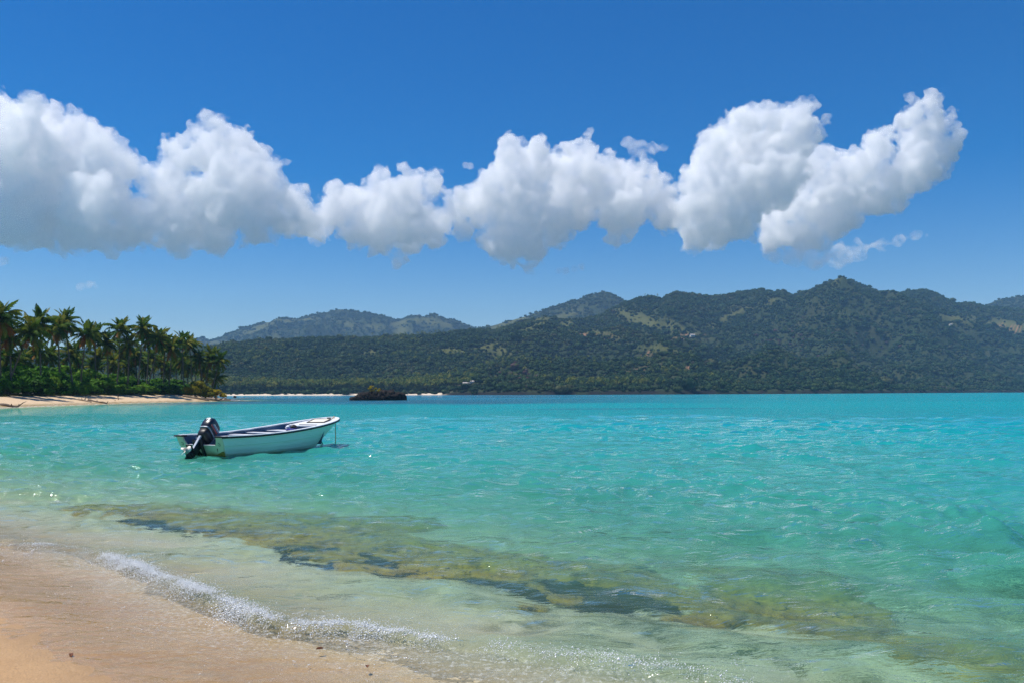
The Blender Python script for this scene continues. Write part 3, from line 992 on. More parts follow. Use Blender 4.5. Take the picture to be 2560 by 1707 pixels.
s = np.exp(r_.normal(0.9, 0.3, len(p)))[:, None] * r_.uniform(0.8, 1.2, (len(p), 3)) * np.interp(p[:, 1], [800, 2600], [0.9, 1.5])[:, None]
scatter('dry_wood', p, s, V_BARE, 'reddish brown dry woodland patches on the far hillside')
# coconut palms: thick behind the far beach, thinner up the slope
pn = smooth01(fbm2(XA / 90, DA / 90, 3, 611), 0.0, 0.35)
low = smooth01(DA - np.interp(PA, [q_[0] for q_ in FOOT_A], [q_[1] for q_ in FOOT_A]), 150, 60) * smooth01(PA, 1250, 950)
p, r_ = sample(XA, DA, ZA, np.clip(low + 0.35 * pn * smooth01(PA, 1900, 1500), 0, 1) * (1 - np.clip(sA + attA['sand'].reshape(sA.shape) * 1.0, 0, 1)), 40000, 613, 0.03, 1.0, TA, 1.5)
hgt = r_.uniform(7, 11, len(p))
s = hgt[:, None] * np.array([1.05, 1.05, 1.0])
scatter('palm_wood', p, s, V_PALM, 'far coconut palm wood behind the white beach across the bay')
p, r_ = sample(XB, DB, ZB, (1 - gB * 0.95), 14000, 621, 0.2, 1.02, TB)
s = np.exp(r_.normal(1.55, 0.25, len(p)))[:, None] * r_.uniform(0.8, 1.2, (len(p), 3))
scatter('ridge_wood', p, s, V_WOOD, 'wood on the rounded peak behind the nearer ridge')
p, r_ = sample(XC, DC, ZC, (1 - gC * 0.97), 42000, 631, 0.1, 1.02, TC)
s = np.exp(r_.normal(1.55, 0.3, len(p)))[:, None] * r_.uniform(0.8, 1.2, (len(p), 3))
scatter('mountain_wood', p, s, V_WOOD, 'hazy wood on the distant mountain behind the palms and islet')

# a few small houses on the slope
M_HWALL = paint('house_wall', (0.75, 0.72, 0.66), 0.7)
M_HROOF = paint('house_roof', (0.45, 0.40, 0.36), 0.6)
M_HDARK = paint('house_door', (0.05, 0.045, 0.04), 0.5)


def near_z(px, py):
    k = np.argmin(np.where(TA <= 1, (pxa - px) ** 2 + (pya - py) ** 2, 1e9))
    return XA.flat[k], DA.flat[k], ZA.flat[k]


for px, py, w_, lab in [(1733, 841, 9, 'white house on the red clearing halfway up the far slope'), (2375, 811, 7, 'tiny white house high on the far slope at the right'),
                        (1161, 962, 5, 'small pale house low on the shore right of the rock islet'), (1183, 957, 5, 'white roofed hut just above the shore right of the rock islet')]:
    x, y, z = near_z(px, py)
    e = empty('house', (x, y - 4, z - 0.4), 0.2)
    tag(e, lab, 'house', 'houses across the bay')
    h_ = w_ * 0.42
    mb = MB(); mb.box((0, 0, h_ / 2), (w_, w_ * 0.7, h_)); mb.build('wall', M_HWALL, e)
    mb = MB(); mb.prism([(-w_ * .56, -w_ * .42, h_), (w_ * .56, -w_ * .42, h_), (w_ * .56, 0, h_ * 1.5), (-w_ * .56, 0, h_ * 1.5)], (0, 0, 1), 0.12)
    mb.prism([(-w_ * .56, w_ * .42, h_), (w_ * .56, w_ * .42, h_), (w_ * .56, 0.01, h_ * 1.5), (-w_ * .56, 0.01, h_ * 1.5)], (0, 0, 1), 0.12); mb.build('roof', M_HROOF, e)
    mb = MB(); mb.box((0, -w_ * .35 - 0.03, h_ * .38), (w_ * .15, 0.08, h_ * .75)); mb.build('door', M_HDARK, e)
    for sx in (-0.3, 0.3):
        mb = MB(); mb.box((sx * w_, -w_ * .35 - 0.03, h_ * .55), (w_ * .14, 0.08, h_ * .3)); mb.build('window', M_HDARK, e)

# ------------------------------------------------------------------ palm grove on the left shore
ORD = ['first', 'second', 'third', 'fourth', 'fifth', 'sixth', 'seventh', 'eighth', 'ninth', 'tenth', 'eleventh', 'twelfth', 'thirteenth', 'fourteenth', 'fifteenth', 'sixteenth', 'seventeenth', 'eighteenth', 'nineteenth',
       'twentieth', 'twenty-first', 'twenty-second', 'twenty-third', 'twenty-fourth', 'twenty-fifth', 'twenty-sixth', 'twenty-seventh', 'twenty-eighth', 'twenty-ninth', 'thirtieth', 'thirty-first', 'thirty-second', 'thirty-third',
       'thirty-fourth', 'thirty-fifth', 'thirty-sixth', 'thirty-seventh', 'thirty-eighth', 'thirty-ninth', 'fortieth', 'forty-first', 'forty-second', 'forty-third', 'forty-fourth', 'forty-fifth', 'forty-sixth', 'forty-seventh', 'forty-eighth']

t = NT('palm_bark')
p_ = t.objco()
ringn = t.n('ShaderNodeTexWave', {'Vector': p_, 'Scale': 2.2, 'Distortion': 1.2, 'Detail': 3}, wave_type='BANDS', bands_direction='Z').outputs['Fac']
c = t.mix(t.noise(p_, 1.4, 5), (0.085, 0.068, 0.052), (0.19, 0.165, 0.135))
c = t.mix(t.math('MULTIPLY', ringn, 0.4), c, (0.06, 0.05, 0.04))
M_BARK = t.surf(t.principled(c, 0.9, t.bump(ringn, 0.5, 0.04), 0.15))
M_FROND = foliage_mat('palm_leaf', [(0.1, (0.025, 0.08, 0.008)), (0.4, (0.07, 0.14, 0.012)), (0.7, (0.15, 0.19, 0.018)), (0.95, (0.26, 0.23, 0.025))], 0.4)
M_OLDFROND = foliage_mat('old_palm_leaf', [(0.1, (0.20, 0.14, 0.02)), (0.5, (0.30, 0.13, 0.022)), (0.9, (0.26, 0.08, 0.018))], 0.35)


def frond_mesh(name, L, start, bend, seed, mat, hang=0.75):
    """one feathered leaf: midrib leaving the crown at angle start and bending down, leaflets hanging from both sides"""
    r_ = np.random.default_rng(seed)
    n = 13
    P = []
    x = z = 0.0
    an = start
    side = r_.uniform(-0.05, 0.05)
    yv = 0.0
    for i in range(n):
        P.append(np.array([x, yv, z]))
        st = L / (n - 1)
        x += math.cos(an) * st; z += math.sin(an) * st; yv += side * st * i / n
        an -= bend / (n - 1) * (0.4 + 1.2 * i / n)
    V_, F_ = [], []
    for i in range(n - 1):            # midrib
        w = 0.045 * (1 - i / n) + 0.008
        b = len(V_)
        for p in (P[i], P[i + 1]):
            V_ += [(p[0], p[1] - w, p[2]), (p[0], p[1] + w, p[2]), (p[0], p[1], p[2] - w)]
        F_ += [(b, b + 1, b + 4, b + 3), (b + 1, b + 2, b + 5, b + 4), (b + 2, b, b + 3, b + 5)]
    for i in range(1, n):
        for k in range(3):
            f = (i + k / 3.0) / n
            i0 = min(i, n - 2)
            p = P[i0] + (P[i0 + 1] - P[i0]) * (k / 3.0)
            tg = P[i0 + 1] - P[i0]; tg /= np.linalg.norm(tg)
            ll = 0.85 * math.sin(min(1, 0.18 + f * 0.95) * math.pi) ** 0.7 * (L / 4.0) + 0.12
            for sd in (-1, 1):
                if r_.uniform() < 0.08: continue
                d = tg * r_.uniform(0.45, 0.8) + np.array([0, sd * r_.uniform(0.7, 1.0), -hang * r_.uniform(0.5, 1.3)])
                d /= np.linalg.norm(d)
                w = tg * r_.uniform(0.06, 0.10)
                b = len(V_)
                mid = p + d * ll * 0.5; tip = p + d * ll * 0.9 + np.array([0, 0, -0.18 * ll])
                V_ += [tuple(p - w * 0.6), tuple(p + w * 0.6), tuple(mid + w), tuple(mid - w), tuple(tip)]
                F_ += [(b, b + 1, b + 2, b + 3), (b + 3, b + 2, b + 4)]
    q4 = np.array([f for f in F_ if len(f) == 4]); q3 = np.array([f for f in F_ if len(f) == 3])
    me_ = np_mesh(name, np.array(V_), [q4, q3], False)
    me_.materials.append(mat)
    return me_


FR_UP = [frond_mesh('leaf', 3.5 + 0.2 * i, R(84 - 6 * i), R(48 + 10 * i), 700 + i, M_FROND, 0.35) for i in range(3)]
FR_MID = [frond_mesh('leaf', 4.0 + 0.15 * i, R(56 - 9 * i), R(105 + 8 * i), 710 + i, M_FROND, 0.7) for i in range(4)]
FR_LOW = [frond_mesh('leaf', 3.9 + 0.15 * i, R(6 - 17 * i), R(82 - 2 * i), 720 + i, M_FROND, 0.8) for i in range(4)]
FR_OLD = [frond_mesh('old_leaf', 3.5, R(-32 - 16 * i), R(45 - 6 * i), 730 + i, M_OLDFROND, 0.6) for i in range(3)]
M_NUT = paint('coconut', (0.13, 0.12, 0.03), 0.5)
nv, nf = lump(745, 2, 0.06, 1.0)
NUT = np_mesh('coconut', nv * np.array([0.12, 0.12, 0.15]), [nf], True)
NUT.materials.append(M_NUT)


def palm(cx_, cy_, bx, dep, row, scale=1.0, seed=0, old=5, nuts=0):
    r_ = random.Random(seed)
    top = at(cx_, cy_, dep)
    base_xy = at(bx, 985, dep + r_.uniform(-2, 2))
    bzv = float(bed(np.array([base_xy.x]), np.array([base_xy.y]))[0])
    base = Vector((base_xy.x, base_xy.y, bzv - 0.15))
    root = empty('palm_tree', base)
    H = top - base
    lean = Vector((H.x, H.y, 0))
    pts_, rad = [], []
    n = 12
    bend = r_.uniform(0.8, 1.5)
    wob_ = Vector((r_.uniform(-.25, .25), r_.uniform(-.25, .25), 0))
    for i in range(n):
        s = i / (n - 1)
        pts_.append(lean * (s ** bend) + Vector((0, 0, H.z * s)) + wob_ * math.sin(s * math.pi))
        rad.append((0.17 - 0.06 * s + 0.14 * math.exp(-s * 16)) * (0.9 + 0.2 * r_.random()) )
    mb = MB(); mb.tube(pts_, rad, 9, jitter=0.05)
    mb.build('trunk', M_BARK, root, True)
    tdir = (pts_[-1] - pts_[-2]).normalized()
    tilt = Vector((0, 0, 1)).rotation_difference((tdir + Vector((0.12, 0, 1.2))).normalized()).to_matrix().to_4x4()
    apex = Matrix.Translation(pts_[-1] - Vector((0, 0, 0.1)))

    def put(me_, az, sc, roll=0.0):
        o = bpy.data.objects.new(me_.name, me_)
        o.parent = root
        o.matrix_local = apex @ tilt @ Matrix.Rotation(az, 4, 'Z') @ Matrix.Rotation(roll, 4, 'X') @ Matrix.Diagonal((sc, sc, sc, 1))
        COL.objects.link(o)
    ga = 2.39996
    a0 = r_.uniform(0, 6)
    k = 0
    for lst, cnt in ((FR_UP, 7), (FR_MID, 11), (FR_LOW, 14)):
        for j in range(cnt):
            put(lst[r_.randrange(len(lst))], a0 + k * ga + r_.uniform(-.25, .25), scale * r_.uniform(0.82, 1.1), r_.uniform(-.25, .25))
            k += 1
    for j in range(old):
        put(FR_OLD[r_.randrange(len(FR_OLD))], r_.uniform(0, 6.28), scale * r_.uniform(0.8, 1.05), r_.uniform(-.3, .3))
    for j in range(nuts):
        o = bpy.data.objects.new('coconut', NUT); o.parent = root
        a = j * 1.3 + a0
        o.location = pts_[-1] + Vector((0.25 * math.cos(a), 0.25 * math.sin(a), -0.3 - 0.1 * (j % 2)))
        COL.objects.link(o)
    root['_px'] = cx_
    root['_row'] = row
    root['_lean'] = bx - cx_
    return root


def shore_y(px):      # distance of the front of the grove along the beach
    return float(np.interp(px, [-60, 0, 100, 200, 300, 400, 500, 570], [140, 146, 161, 180, 196, 213, 229, 234]))


FRONT = [(2, 796, 4, 1.15, 8), (22, 838, 27, .95, 9), (74, 832, 16, 1.05, 4), (100, 806, 104, 1.0, 4), (142, 822, 146, 1.0, 9), (163, 806, 184, 1.0, 6), (215, 835, 199, 1.05, 6), (238, 838, 242, .95, 5), (267, 858, 270, .9, 6),
         (300, 824, 290, 1.0, 4), (322, 858, 318, .9, 5), (357, 822, 345, 1.05, 5), (372, 846, 366, .9, 5), (397, 846, 362, 1.0, 7), (414, 858, 410, .9, 5), (430, 868, 420, 1.0, 6), (456, 854, 462, .95, 4), (474, 860, 481, .95, 5), (498, 896, 510, .9, 3),
         (528, 892, 508, 1.05, 4), (550, 900, 528, .9, 4), (541, 944, 539, .8, 3)]
BACK = [(-25, 880, -20, 1.0), (18, 890, 22, .9), (52, 900, 60, .8), (92, 880, 90, .9), (124, 892, 128, .9), (178, 884, 170, .95), (192, 902, 190, .8), (246, 892, 248, .95), (232, 912, 236, .8), (284, 906, 286, .85), (306, 884, 312, .9), (338, 890, 342, .95), (322, 918, 330, .8),
        (362, 916, 360, .8), (380, 896, 384, .9), (404, 906, 402, .85), (440, 910, 436, .9), (452, 898, 450, .85), (468, 916, 470, .85), (486, 910, 492, .85), (505, 922, 504, .8), (420, 922, 424, .75), (516, 936, 518, .7)]
palms = []
for i, (cx_, cy_, bx, sc_, old) in enumerate(FRONT):
    palms.append(palm(cx_, cy_ , bx, shore_y(bx) + 1.5 + (i * 37 % 5), 'front', sc_ * 1.02, 800 + i, old, 3 if i % 2 else 0))
for i, (cx_, cy_, bx, sc_) in enumerate(BACK):
    palms.append(palm(cx_, cy_, bx, shore_y(bx) + 14 + (i * 53 % 17), 'back', sc_ * 1.05, 900 + i, 3))
for row in ('front', 'back'):
    rr = sorted([p for p in palms if p['_row'] == row], key=lambda p: p['_px'])
    for i, p in enumerate(rr):
        ln_ = p['_lean']
        how = 'trunk leaning right' if ln_ < -12 else 'trunk leaning left' if ln_ > 12 else 'upright trunk'
        if row == 'front':
            lab = f'tall coconut palm with {how}, {ORD[i]} crown from the left of the front row'
            if i == 0: lab = 'tallest coconut palm, cut by the left picture edge, green and brown leaves'
            if i == len(rr) - 1: lab = 'coconut palm at the right end of the front row above the point'
        else:
            lab = f'lower coconut palm behind, {ORD[i]} from the left of the back row'
        tag(p, lab, 'palm tree', 'palms of the front row' if row == 'front' else 'palms of the back row')
for p in palms:
    for k in ('_px', '_row', '_lean'): del p[k]

# ------------------------------------------------------------------ bushes under the palms
M_BUSH = foliage_mat('bush_leaves', [(0.1, (0.026, 0.09, 0.006)), (0.45, (0.06, 0.17, 0.010)), (0.75, (0.11, 0.23, 0.014)), (0.95, (0.18, 0.26, 0.018))], 0.3, scale=2.0)
M_GOLD = foliage_mat('golden_bush_leaves', [(0.1, (0.14, 0.15, 0.008)), (0.5, (0.25, 0.22, 0.010)), (0.9, (0.36, 0.27, 0.012))], 0.3, scale=2.0)
M_TWIG = paint('bush_stem', (0.10, 0.075, 0.055), 0.85)


def bush_mesh(seed, mat, n=2400, leaf=0.27, lumps=15):
    r_ = np.random.default_rng(seed)
    V_, F_ = [], []
    cen = np.stack([r_.uniform(-0.75, 0.75, lumps), r_.uniform(-0.6, 0.6, lumps), r_.uniform(0.18, 0.85, lumps)], -1)
    cen[:, 2] *= 1 - 0.45 * (cen[:, 0] ** 2 + cen[:, 1] ** 2)
    rad = r_.uniform(0.16, 0.34, lumps)
    who = r_.integers(0, lumps, n)
    d = r_.normal(size=(n, 3)); d /= np.linalg.norm(d, axis=1)[:, None]
    d[:, 2] = np.where(d[:, 2] < -0.3, -d[:, 2], d[:, 2])
    c = cen[who] + d * rad[who][:, None] * np.array([1.25, 1.25, 0.6]) * r_.uniform(0.55, 1.08, (n, 1))
    c[:, 2] = np.abs(c[:, 2])
    nrm_ = d + r_.normal(0, 0.5, (n, 3)) + np.array([0, 0, 0.6]); nrm_ /= np.linalg.norm(nrm_, axis=1)[:, None]
    a = np.cross(nrm_, r_.normal(size=(n, 3))); a /= np.linalg.norm(a, axis=1)[:, None]
    b = np.cross(nrm_, a)
    # the bush is scaled to about 3 m half width when placed, leaf is in those units
    s = (leaf * r_.uniform(0.6, 1.3, (n, 1))) / 3.0
    V_ = np.concatenate([c + a * s, c + b * s * 0.7, c - a * s, c - b * s * 0.7])
    i = np.arange(n)
    me_ = np_mesh('foliage', V_, [np.stack([i, i + n, i + 2 * n, i + 3 * n], -1)], False)
    me_.materials.append(mat)
    return me_


BUSH = [bush_mesh(1000 + i, M_BUSH) for i in range(6)]
GOLD = [bush_mesh(1020 + i, M_GOLD, 3000, 0.2) for i in range(2)]
mb = MB()
for k in range(6):
    a = k * 1.05
    mb.tube([(0, 0, 0), (0.12 * math.cos(a), 0.12 * math.sin(a), 0.2), (0.45 * math.cos(a), 0.4 * math.sin(a), 0.55)], [0.022, 0.016, 0.006], 5)
STEMS = mb.mesh('stem'); STEMS.materials.append(M_TWIG)


def bush(name, me_, px, dep, w, h, rz, lab, cat, group):
    g = at(px, 985, dep)
    z = float(bed(np.array([g.x]), np.array([dep]))[0])
    e = empty(name, (g.x, dep, z - 0.15), rz)
    for m_ in (me_, STEMS):
        o = bpy.data.objects.new(m_.name, m_)
        o.parent = e; o.scale = (w, w, h)
        COL.objects.link(o)
    return tag(e, lab, cat, group)


rb = random.Random(5)
FB = [(-30, 4.6), (8, 4.2), (40, 4.4), (68, 3.6), (96, 4.4), (124, 4.2), (152, 3.8), (178, 4.0), (206, 3.6), (232, 3.9), (256, 4.4), (280, 3.6), (304, 2.8), (328, 3.2), (350, 3.0), (374, 3.3), (398, 3.0), (420, 3.0), (444, 3.0), (464, 3.2)]
for i, (px, h) in enumerate(FB):
    bush('shrub', BUSH[i % 6], px, shore_y(px) + 2.0 + rb.uniform(-.4, .8), 2.9 + rb.uniform(-.3, .5), h * 0.95, rb.uniform(0, 6), f'bright green leafy shrub at the sand edge, {ORD[i]} from the left of the front bushes', 'shrub', 'front bushes under the palms')
MBK = [(-40, 6.5), (0, 6.3), (32, 6.0), (60, 6.6), (95, 6.2), (128, 6.8), (160, 6.0), (190, 6.4), (222, 6.2), (250, 5.8), (276, 5.2), (300, 5.0), (330, 4.8), (360, 4.6), (392, 4.4), (420, 4.4), (448, 4.2), (474, 4.0)]
for i, (px, h) in enumerate(MBK):
    bush('shrub', BUSH[(i * 5 + 2) % 6], px, shore_y(px) + 8.5 + rb.uniform(-1, 2), 3.6 + rb.uniform(-.3, .6), h, rb.uniform(0, 6), f'taller dark green shrub among the palm trunks, {ORD[i]} from the left of the second row', 'shrub', 'second row of bushes under the palms')
for i, (px, h) in enumerate([(-20, 7.2), (45, 7.4), (110, 7.6), (170, 7.0), (225, 6.4), (285, 5.6), (345, 5.0), (405, 4.6), (455, 4.2), (500, 3.6)]):
    bush('shrub', BUSH[(i * 3 + 1) % 6], px, shore_y(px) + 19 + rb.uniform(-1, 3), 4.6 + rb.uniform(-.3, .6), h, rb.uniform(0, 6), f'high dark bush deep in the grove, {ORD[i]} from the left of the back bushes', 'shrub', 'back bushes under the palms')
for i, (px, dp, w, h, lab) in enumerate([(488, 217, 2.9, 4.3, 'tallest yellow green bush on the point, left of the other golden bushes'), (514, 219, 3.0, 3.5, 'middle yellow green bush on the sandy point above the driftwood'), (540, 221, 2.6, 2.7, 'low yellow green bush at the very tip of the point')]):
    bush('golden_shrub', GOLD[i % 2], px, dp, w, h, i * 1.7, lab, 'shrub', 'golden bushes on the point')

# low ground plants along the top of the beach
r_ = np.random.default_rng(77)
n = 9000
pxs = r_.uniform(-60, 480, n); dep = np.interp(pxs, [-60, 0, 100, 200, 300, 400, 500], [140, 146, 161, 180, 196, 213, 229]) + r_.normal(-0.8, 0.9, n)
gxp = np.array([at(a, 985, 1.0).x for a in pxs]) * dep
gzp = bed(gxp, dep)
keep = fbm2(gxp * 0.35, dep * 0.35, 3, 1101) > -0.15
gxp, dep, gzp = gxp[keep], dep[keep], gzp[keep]
n = len(gxp)
an = r_.uniform(0, 6.28, n); s = r_.uniform(0.06, 0.2, n); hh = r_.uniform(0.08, 0.4, n)
b0 = np.stack([gxp - np.cos(an) * s, dep - np.sin(an) * s, gzp - 0.02], -1); b1 = np.stack([gxp + np.cos(an) * s, dep + np.sin(an) * s, gzp - 0.02], -1)
tp = np.stack([gxp + r_.normal(0, 0.12, n), dep + r_.normal(0, 0.12, n), gzp + hh], -1)
i = np.arange(n)
M_GRASS = foliage_mat('beach_grass', [(0.1, (0.07, 0.09, 0.02)), (0.5, (0.14, 0.13, 0.035)), (0.9, (0.2, 0.15, 0.06))], 0.2, scale=0.8)
tag(obj('beach_grass', np_mesh('beach_grass', np.concatenate([b0, b1, tp]), [np.stack([i, i + n, i + 2 * n], -1)]), M_GRASS), 'thin yellowish beach grass between the sand and bushes', 'grass', kind='stuff')

# ------------------------------------------------------------------ driftwood and fallen trunks
M_DRIFT = paint('driftwood', (0.15, 0.115, 0.085), 0.85, 0.5, 1.5, 0.2)
M_DRIFT2 = paint('pale_driftwood', (0.30, 0.25, 0.19), 0.85, 0.4, 1.5, 0.2)


def log(name, a, b, dep_a, dep_b, r0, r1, lab, branches=4, mat=None, seed=0, sag=0.0, snap=True):
    r_ = random.Random(seed)
    A, B = at(a[0], a[1], dep_a), at(b[0], b[1], dep_b)
    if snap:
        for v_, r_0 in ((A, r0), (B, r1)):
            v_.z = max(float(bed(np.array([v_.x]), np.array([v_.y]))[0]), 0.0) + r_0 * 0.7
    e = empty(name, A)
    d = B - A
    pts_ = [d * (i / 7) + Vector((r_.uniform(-.08, .08), r_.uniform(-.08, .08), r_.uniform(-.06, .06) - sag * math.sin(math.pi * i / 7))) for i in range(8)]
    mb = MB(); mb.tube(pts_, [r0 + (r1 - r0) * i / 7 for i in range(8)], 8, jitter=0.12)
    mb.build('trunk', mat or M_DRIFT, e, True)
    for k in range(branches):
        i = r_.randrange(2, 8)
        p0 = pts_[i]
        v = d.normalized() * r_.uniform(0.1, 0.7) + Vector((r_.uniform(-.6, .6), r_.uniform(-.6, .6), r_.uniform(-.1, .75)))
        L = r_.uniform(0.6, 1.7)
        mb = MB(); mb.tube([p0, p0 + v * L * .5 + Vector((0, 0, .08)), p0 + v * L + Vector((r_.uniform(-.2, .2), 0, -.1))], [r1 * 0.75, r1 * .5, r1 * .2], 6, jitter=0.15)
        mb.build('branch', mat or M_DRIFT, e, True)
    return tag(e, lab, 'driftwood', 'driftwood on the beach')


log('driftwood_log', (458, 982), (520, 992), 213, 211, .28, .2, 'long fallen trunk lying on the sand below the golden bushes', 4, None, 1)
log('driftwood_log', (480, 986), (556, 996), 212, 212, .2, .12, 'dark tangled trunk in front of the long fallen trunk', 7, None, 2)
log('driftwood_log', (520, 990), (566, 990), 214, 215, .3, .15, 'thick forked dead trunk at the foot of the golden bushes', 9, None, 3)
log('driftwood_log', (560, 998), (640, 993), 214, 216, .09, .03, 'thin bleached branch reaching out over the water from the point', 2, M_DRIFT2, 4, snap=False)
log('driftwood_log', (545, 1001), (645, 998.5), 212, 214, .13, .05, 'lowest bleached trunk lying half in the water off the point', 3, M_DRIFT2, 5)
log('driftwood_log', (196, 980), (228, 986), 162, 160, .2, .1, 'grey fallen trunk with roots at the sand edge under leaning palm', 6, M_DRIFT2, 6)
log('driftwood_log', (222, 986), (268, 990), 164, 162, .22, .12, 'dark dead trunk on the sand beside the front shrubs', 6, None, 7)
log('driftwood_log', (2, 988), (48, 990), 124, 123, .22, .12, 'dark log on the sand at the left picture edge', 4, None, 8)
log('driftwood_log', (338, 984), (362, 984), 198, 198, .2, .12, 'short pale log under the palms in mid beach', 2, M_DRIFT2, 9)
log('driftwood_stake', (296, 998), (294.5, 986), 176, 176, .09, .05, 'forked driftwood stake standing upright on the open sand', 2, None, 10, snap=False)
log('driftwood_stake', (290, 1000), (286, 996), 176.3, 176.6, .05, .03, 'small stick leaning on the sand beside the upright stake', 1, None, 13)
log('driftwood_stump', (562, 990), (576, 984), 216, 217, .5, .2, 'reddish brown root stump at the tip of the point', 7, None, 11)

# ------------------------------------------------------------------ rocks standing in the sea
t = NT('islet_rock')
p_ = t.geo()
n1 = t.noise(p_, 1.1, 8, 0.7, 0.3)
n2 = t.noise(p_, 3.2, 8, 0.75)
hz_ = t.n('ShaderNodeSeparateXYZ', {0: p_}).outputs['Z']
c = t.ramp(n1, [(0.35, (0.010, 0.009, 0.009)), (0.55, (0.024, 0.021, 0.02)), (0.66, (0.06, 0.042, 0.03)), (0.76, (0.15, 0.14, 0.135))])
c = t.mix(t.ramp(t.math('ADD', hz_, t.math('MULTIPLY', n1, 0.6)), [(0.35, 0.85), (0.75, 0)]), c, (0.010, 0.009, 0.008))
M_ISLET = t.surf(t.principled(c, 0.9, t.bump(n2, 1.0, 0.25), 0.15))


def islet(name, px0, px1, py_base, prof, deep, label, seed, n=150, m=70, amp_=0.45):
    d = ground((px0 + px1) / 2, py_base).y
    a, b = at(px0, py_base, d).x, at(px1, py_base, d).x
    s = np.linspace(0, 1, n)
    top = np.interp(s, [q_[0] for q_ in prof], [q_[1] for q_ in prof])
    th = np.linspace(0, 2 * math.pi, m, endpoint=False)
    S, TH = np.meshgrid(s, th, indexing='ij')
    tp_ = top[:, None]
    ex = np.clip(np.sin(np.pi * np.clip(S, 0.001, 0.999)) ** 0.45, 0.02, 1)
    cz, sz_ = np.cos(TH), np.sin(TH)
    shape = np.sign(sz_) * np.abs(sz_) ** 0.7
    under = 1 - 0.16 * smooth01(sz_, 0.25, -0.5)
    X = a + (b - a) * (S + 0.008 * cz * 0)
    Y = d + deep + deep * np.sign(cz) * np.abs(cz) ** 0.8 * ex * under
    Zc = np.where(shape > 0, tp_ * shape, 0.9 * shape)
    P_ = np.stack([X, Y, Zc], -1).reshape(-1, 3)
    nn = fbm(P_ * 0.55, 5, seed, 0.62, True)
    n2_ = fbm(P_ * 1.9, 4, seed + 7, 0.65, True)
    nrm_ = np.stack([(S - 0.5) * 0.6, cz, shape], -1).reshape(-1, 3)
    P_ = P_ + nrm_ * (nn * amp_ + n2_ * amp_ * 0.55)[:, None] * np.repeat(ex[:, :1], m, 1).reshape(-1, 1)
    i = np.arange(n * m).reshape(n, m)
    j = np.roll(i, -1, 1)
    fc = np.stack([i[:-1], j[:-1], j[1:], i[1:]], -1).reshape(-1, 4)
    Vv = np.concatenate([P_, P_[:m].mean(0)[None], P_[-m:].mean(0)[None]])
    c0 = np.stack([np.full(m, n * m), np.roll(np.arange(m), -1), np.arange(m)], -1)
    c1 = np.stack([np.full(m, n * m + 1), i[-1], j[-1]], -1)
    o = obj(name, np_mesh(name, Vv, [fc, c0, c1], False), M_ISLET)
    return tag(o, label, 'rock'), d, a, b


_, idist, ia, ib = islet('rock_islet', 868, 1013, 1000, [(0, 0.7), (0.06, 0.95), (0.13, 1.3), (0.17, 1.9), (0.3, 2.0), (0.45, 1.9), (0.52, 2.0), (0.55, 2.8), (0.60, 2.3), (0.66, 2.6), (0.72, 2.8), (0.78, 2.5), (0.82, 2.1), (0.9, 2.1), (0.96, 1.8), (1, 0.9)], 3.2,
                         'jagged black rock islet in the sea with a small bush on top', 1201, 200, 90, 0.62)
ebush = empty('islet_bush', (ia + (ib - ia) * 0.43, idist + 2.6, 1.7), 0.5)
o = bpy.data.objects.new('foliage', bush_mesh(1210, M_GOLD, 380, 0.26, 9)); o.parent = ebush; o.scale = (1.9, 1.5, 2.3); COL.objects.link(o)
o.data.materials.clear(); o.data.materials.append(M_GOLD)
o = bpy.data.objects.new('stem', STEMS); o.parent = ebush; o.scale = (1.9, 1.5, 2.0); COL.objects.link(o)
tag(ebush, 'small yellow green bush growing on top of the black rock islet', 'shrub')
islet('sea_rock', 582, 590, 993.5, [(0, 0.5), (0.3, 1.0), (0.7, 0.9), (1, 0.4)], 0.7, 'small black rock standing in the water off the point', 1221, 24, 20, 0.2)

M_LEAFBIT = paint('fallen_leaf', (0.16, 0.055, 0.02), 0.7, 0.3, 30)
for px, py, lab in ((178, 1652, 'small brown fallen leaf on the dry sand in the lower left'), (800, 1612, 'small reddish leaf scrap in the wash just below the foam'), (918, 1656, 'small dark leaf scrap in the wash near the bottom edge')):
    g = ground(px, py, 0.03)
    zz_ = max(float(bed(np.array([g.x]), np.array([g.y]))[0]), 0.0) + 0.003
    L_ = 0.035
    V_ = [(-L_, 0, 0.004), (-L_ * .4, L_ * .4, 0.012), (L_ * .4, L_ * .35, 0.01), (L_, 0, 0.002), (L_ * .4, -L_ * .4, 0.011), (-L_ * .4, -L_ * .35, 0.013), (0, 0, 0.0)]
    mb = MB(); mb.add(V_, [(0, 1, 6), (1, 2, 6), (2, 3, 6), (3, 4, 6), (4, 5, 6), (5, 0, 6)])
    o = mb.build('beach_scrap', M_LEAFBIT); o.location = (g.x, g.y, zz_); o.rotation_euler = (0.1, 0.05, px * 0.7)
    sm = o.modifiers.new('thick', 'SOLIDIFY'); sm.thickness = 0.003
    tag(o, lab, 'leaf', 'leaf scraps by the water')

